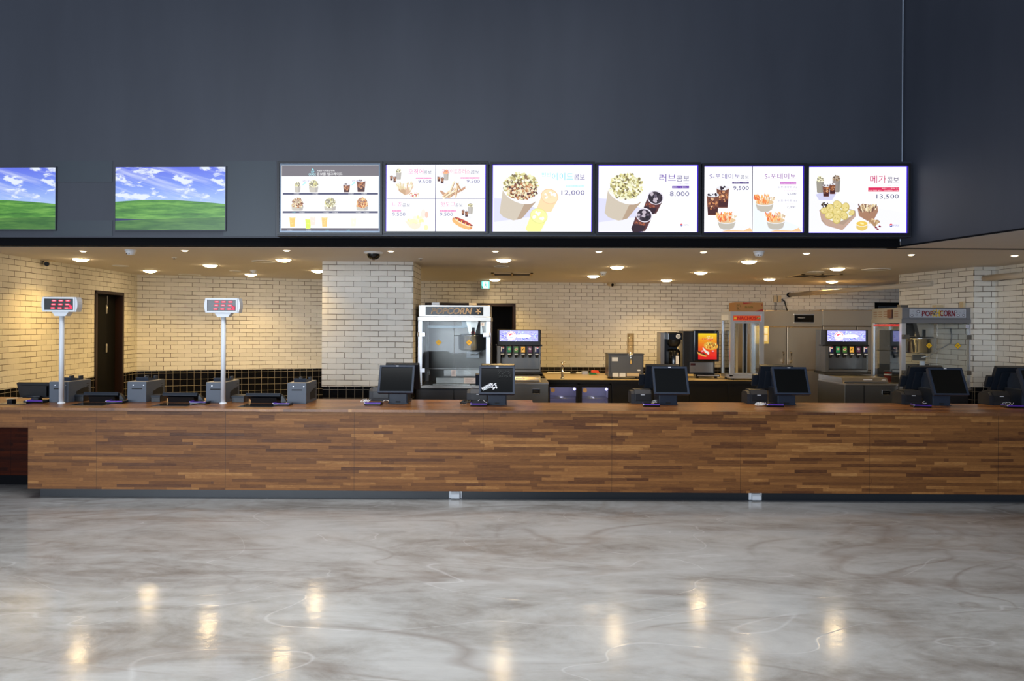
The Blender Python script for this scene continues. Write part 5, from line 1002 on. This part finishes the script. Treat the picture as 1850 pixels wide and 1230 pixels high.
# nacho cabinet
Yn = 10.8; zz = WT + .02
xl_ = W3(1319, 690, Yn).x; xr_ = W3(1380, 690, Yn).x; t = thing('nacho_cabinet', 'white-framed glass nacho warming cabinet on the back worktop', 'display cabinet', ((xl_ + xr_) / 2, Yn, WT)); hw = (xr_ - xl_) / 2; H = 1.068; D = .48
def fr(q):
    for xa in (-hw, hw - .045):
        for ya in (0, D - .045): q.box(xa, xa + .045, ya, ya + .045, .06, H)
    for ya in (0, D - .045): q.box(-hw + .045, hw - .045, ya, ya + .045, H - .04, H)
    for xa in (-hw, hw - .03): q.box(xa, xa + .03, .045, D - .045, H - .13, H)
    q.box(-hw, hw, 0, D, .03, .085); q.box(-hw, hw, 0, D, H, H + .006)
part(t, 'frame', M_ALU, fr); part(t, 'sign_backing', M_ALU, lambda q: q.box(-hw + .045, hw - .045, .012, .045, H - .15, H - .04))
[part(t, 'side_glass', M_GLASS, lambda q: q.box(xs, xs + .005, .045, D - .045, .085, H - .13)) for xs in (-hw + .01, hw - .015)]; part(t, 'back_glass', M_GLASS, lambda q: q.box(-hw + .045, hw - .045, D - .02, D - .015, .085, H - .04))
dr = part(t, 'door', M_ALU, lambda q: (q.box(-hw + .046, -hw + .07, -.004, .02, .09, H - .155), q.box(hw - .07, hw - .046, -.004, .02, .09, H - .155), q.box(-hw + .07, hw - .07, -.004, .02, .09, .115), q.box(-hw + .07, hw - .07, -.004, .02, H - .18, H - .155)))
part(dr, 'pane', M_GLASS, lambda q: q.box(-hw + .07, hw - .07, .006, .01, .115, H - .18)); part(t, 'shelf_rail', M_ALU, lambda q: (q.box(.05, .065, .36, .38, .085, H - .05), q.box(.11, .125, .36, .38, .085, H - .05))); part(t, 'rail_back', M_BLK, lambda q: q.box(.065, .11, .37, .375, .085, H - .05)); part(t, 'centre_mullion', M_BEIGE, lambda q: q.box(-.035, .0, D - .04, D - .022, .085, H - .05))
part(t, 'foot', M_BLK, lambda q: [q.lathe([(.018, 0), (.018, .03)], x_, y_) for x_ in (-hw + .06, hw - .06) for y_ in (.05, D - .06)]); part(t, 'side_placard', M_LABEL, lambda q: q.box(-hw - .002, -hw, .1, D - .03, H - .125, H - .045))
A = Art(0, 0, .001, 0); A.rect(0, 0, 432, 76, (244, 96, 40)); 
for dx in (-3, 0, 3): A.text('NACHOS', 66 + dx, 66, 54, (190, 24, 30), 'L', 292)
A.ell(32, 40, 22, 14, (240, 190, 60)); A.ell(394, 38, 30, 14, (60, 50, 30)); A.ell(394, 36, 22, 8, (210, 190, 120), -.2); A.build('nachos_sign', t, (-.216, .0115, H - .058))
p = W3(1347.5, 562, 11.02); zc = WT + H + .006; t = thing('cardboard_box', 'flat brown cardboard box with red corners on the nacho cabinet', 'box', (p.x, Yn + .06, zc))
part(t, 'carton', M_CARD, lambda q: q.box(-.22, .22, 0, .32, 0, .145, 0, .002)); A = Art(0, 0, .001, 0); A.poly([(120, 2), (285, 2), (125, 30)], (160, 40, 34)); A.poly([(438, 100), (438, 143), (300, 143)], (160, 40, 34)); [A.rect(150 + i * 22, 60 + (i % 2) * 4, 166 + i * 22, 90, (128, 100, 44)) for i in range(6)]; A.rect(150, 104, 270, 109, (150, 50, 40)); A.blobs(55, 75, 40, 50, [(140, 104, 50), (160, 122, 64), (120, 84, 44)], 30, 9); A.ell(415, 40, 12, 10, (150, 60, 40)); A.build('print', t, (-.22, -.001, .145))
# refrigerators
def fridge(lab, x0, x1, Yf, top, splits, ctrl, notice):
    W_ = x1 - x0; hw = W_ / 2; t = thing('refrigerator', lab, 'refrigerator', (x0 + hw, Yf, 0), 0, 'tall stainless refrigerators')
    part(t, 'cabinet', M_SSF, lambda q: q.box(-hw, hw, .03, .78, .1, top, 0, .004)); part(t, 'foot', M_BLK, lambda q: q.box(-hw + .03, hw - .03, .08, .7, 0, .1))
    part(t, 'top_panel', M_SSF, lambda q: q.box(-hw + .003, hw - .003, .0, .03, top - .27, top - .004, 0, .004))
    n = 2; dz = ((.93, top - .275), (.12, .922))
    for i in range(n):
        a = -hw + .004 + i * W_ / n
        for (z0, z1) in dz:
            d_ = part(t, 'door', M_SSF, lambda q: q.box(a, a + W_ / n - .008, -.02, .03, z0, z1, 0, .012))
            hx = a + W_ / n - .07 if i == 0 else a + .06; hz = z0 + .12 if z0 > .5 else z1 - .26
            part(d_, 'handle', M_CHROME, lambda q: q.tube([(hx, -.02, hz), (hx, -.06, hz + .015), (hx, -.06, hz + .165), (hx, -.02, hz + .18)], .012, seg=10))
    if ctrl:
        cp = part(t, 'control_panel', M_BLKG, lambda q: q.box(.13, .46, -.012, 0, top - .21, top - .06, 0, .003)); part(cp, 'trim', M_ALU, lambda q: (q.box(.125, .465, -.018, 0, top - .215, top - .195), q.box(.125, .465, -.018, 0, top - .075, top - .055)))
        A = Art(0, 0, .001, 0); A.rect(0, 8, 118, 14, (190, 190, 196)); A.rect(30, 20, 90, 23, (150, 150, 156)); A.build('print', cp, (.19, -.0125, top - .11))
    if notice: part(t, 'notice', mat('yellow_paper', (206, 192, 128), .6), lambda q: q.box(-hw + .05, -hw + .3, -.023, -.0205, 1.37, 1.67)); part(t, 'notice_text', M_LABEL, lambda q: ((q.box(-hw + .2, -hw + .28, -.0245, -.023, 1.41, 1.52), q.box(-hw + .2, -hw + .28, -.0245, -.023, 1.54, 1.64)),))
    return t
Yr = 11.75; xa = W3(1356, 600, Yr).x; xm = W3(1486, 600, Yr).x; xb = W3(1572, 600, Yr).x
fridge('double-door stainless refrigerator with a small dark control panel', xa, xm - .004, Yr, 1.935, 2, True, True)
fridge('narrower stainless refrigerator partly behind the right soda dispenser', xm + .004, xb + .35, Yr + .02, 1.95, 2, False, False)
t = thing('wall_socket', 'pair of beige socket boxes on the back wall above the refrigerator', 'socket', (W3(1406, 540, 12.8).x, bY(4.9) - .0, 0))
zk = W3(1406, 540, 12.75).z; part(t, 'box', M_BEIGE, lambda q: (q.box(-.07, -.01, -.04, -.002, zk - .06, zk + .07, 0, .004), q.box(.01, .07, -.04, -.002, zk - .06, zk + .07, 0, .004))); part(t, 'cord', M_BLK, lambda q: (q.tube([(.08, -.03, zk + .0), (.13, -.04, zk - .04), (.16, -.05, zk - .16), (.19, -.06, zk - .28)], .012, seg=8), q.tube([(-.04, -.02, zk - .06), (-.04, -.02, zk - .26)], .006, seg=6)))
t = thing('wall_socket', 'single beige socket on the right brick wall behind the popcorn machine top', 'socket', (W3(1735, 553, 9.1).x + .0, 9.0, 0), 0)
t.location = (5.885, 9.02, 0); zk = W3(1735, 553, 9.0).z; part(t, 'box', M_BEIGE, lambda q: (q.box(-.03, .0, -.04, .04, zk - .03, zk + .06, 0, .003), q.box(-.032, -.029, -.012, .012, zk + .015, zk + .035)))
# red cups and small things behind the right popcorn machine's glass
for i, (px, c, lab) in enumerate(((1606, (170, 40, 30), 'red striped cup stack behind the left glass of the right popcorn machine'),)):
    p = W3(px, 690, 9.75); t = thing('cup_stack', lab, 'cups', (5.12, 9.42, .852 + .0365), 0); part(t, 'cup', mat('red_cup', c, .5), lambda q: [q.lathe([(.035, z), (.045, z + .1), (.048, z + .1)], 0, 0) for z in (0, .03, .06)]); part(t, 'stripe', M_LABEL, lambda q: q.lathe([(.0475, .12), (.0485, .14)], 0, 0))
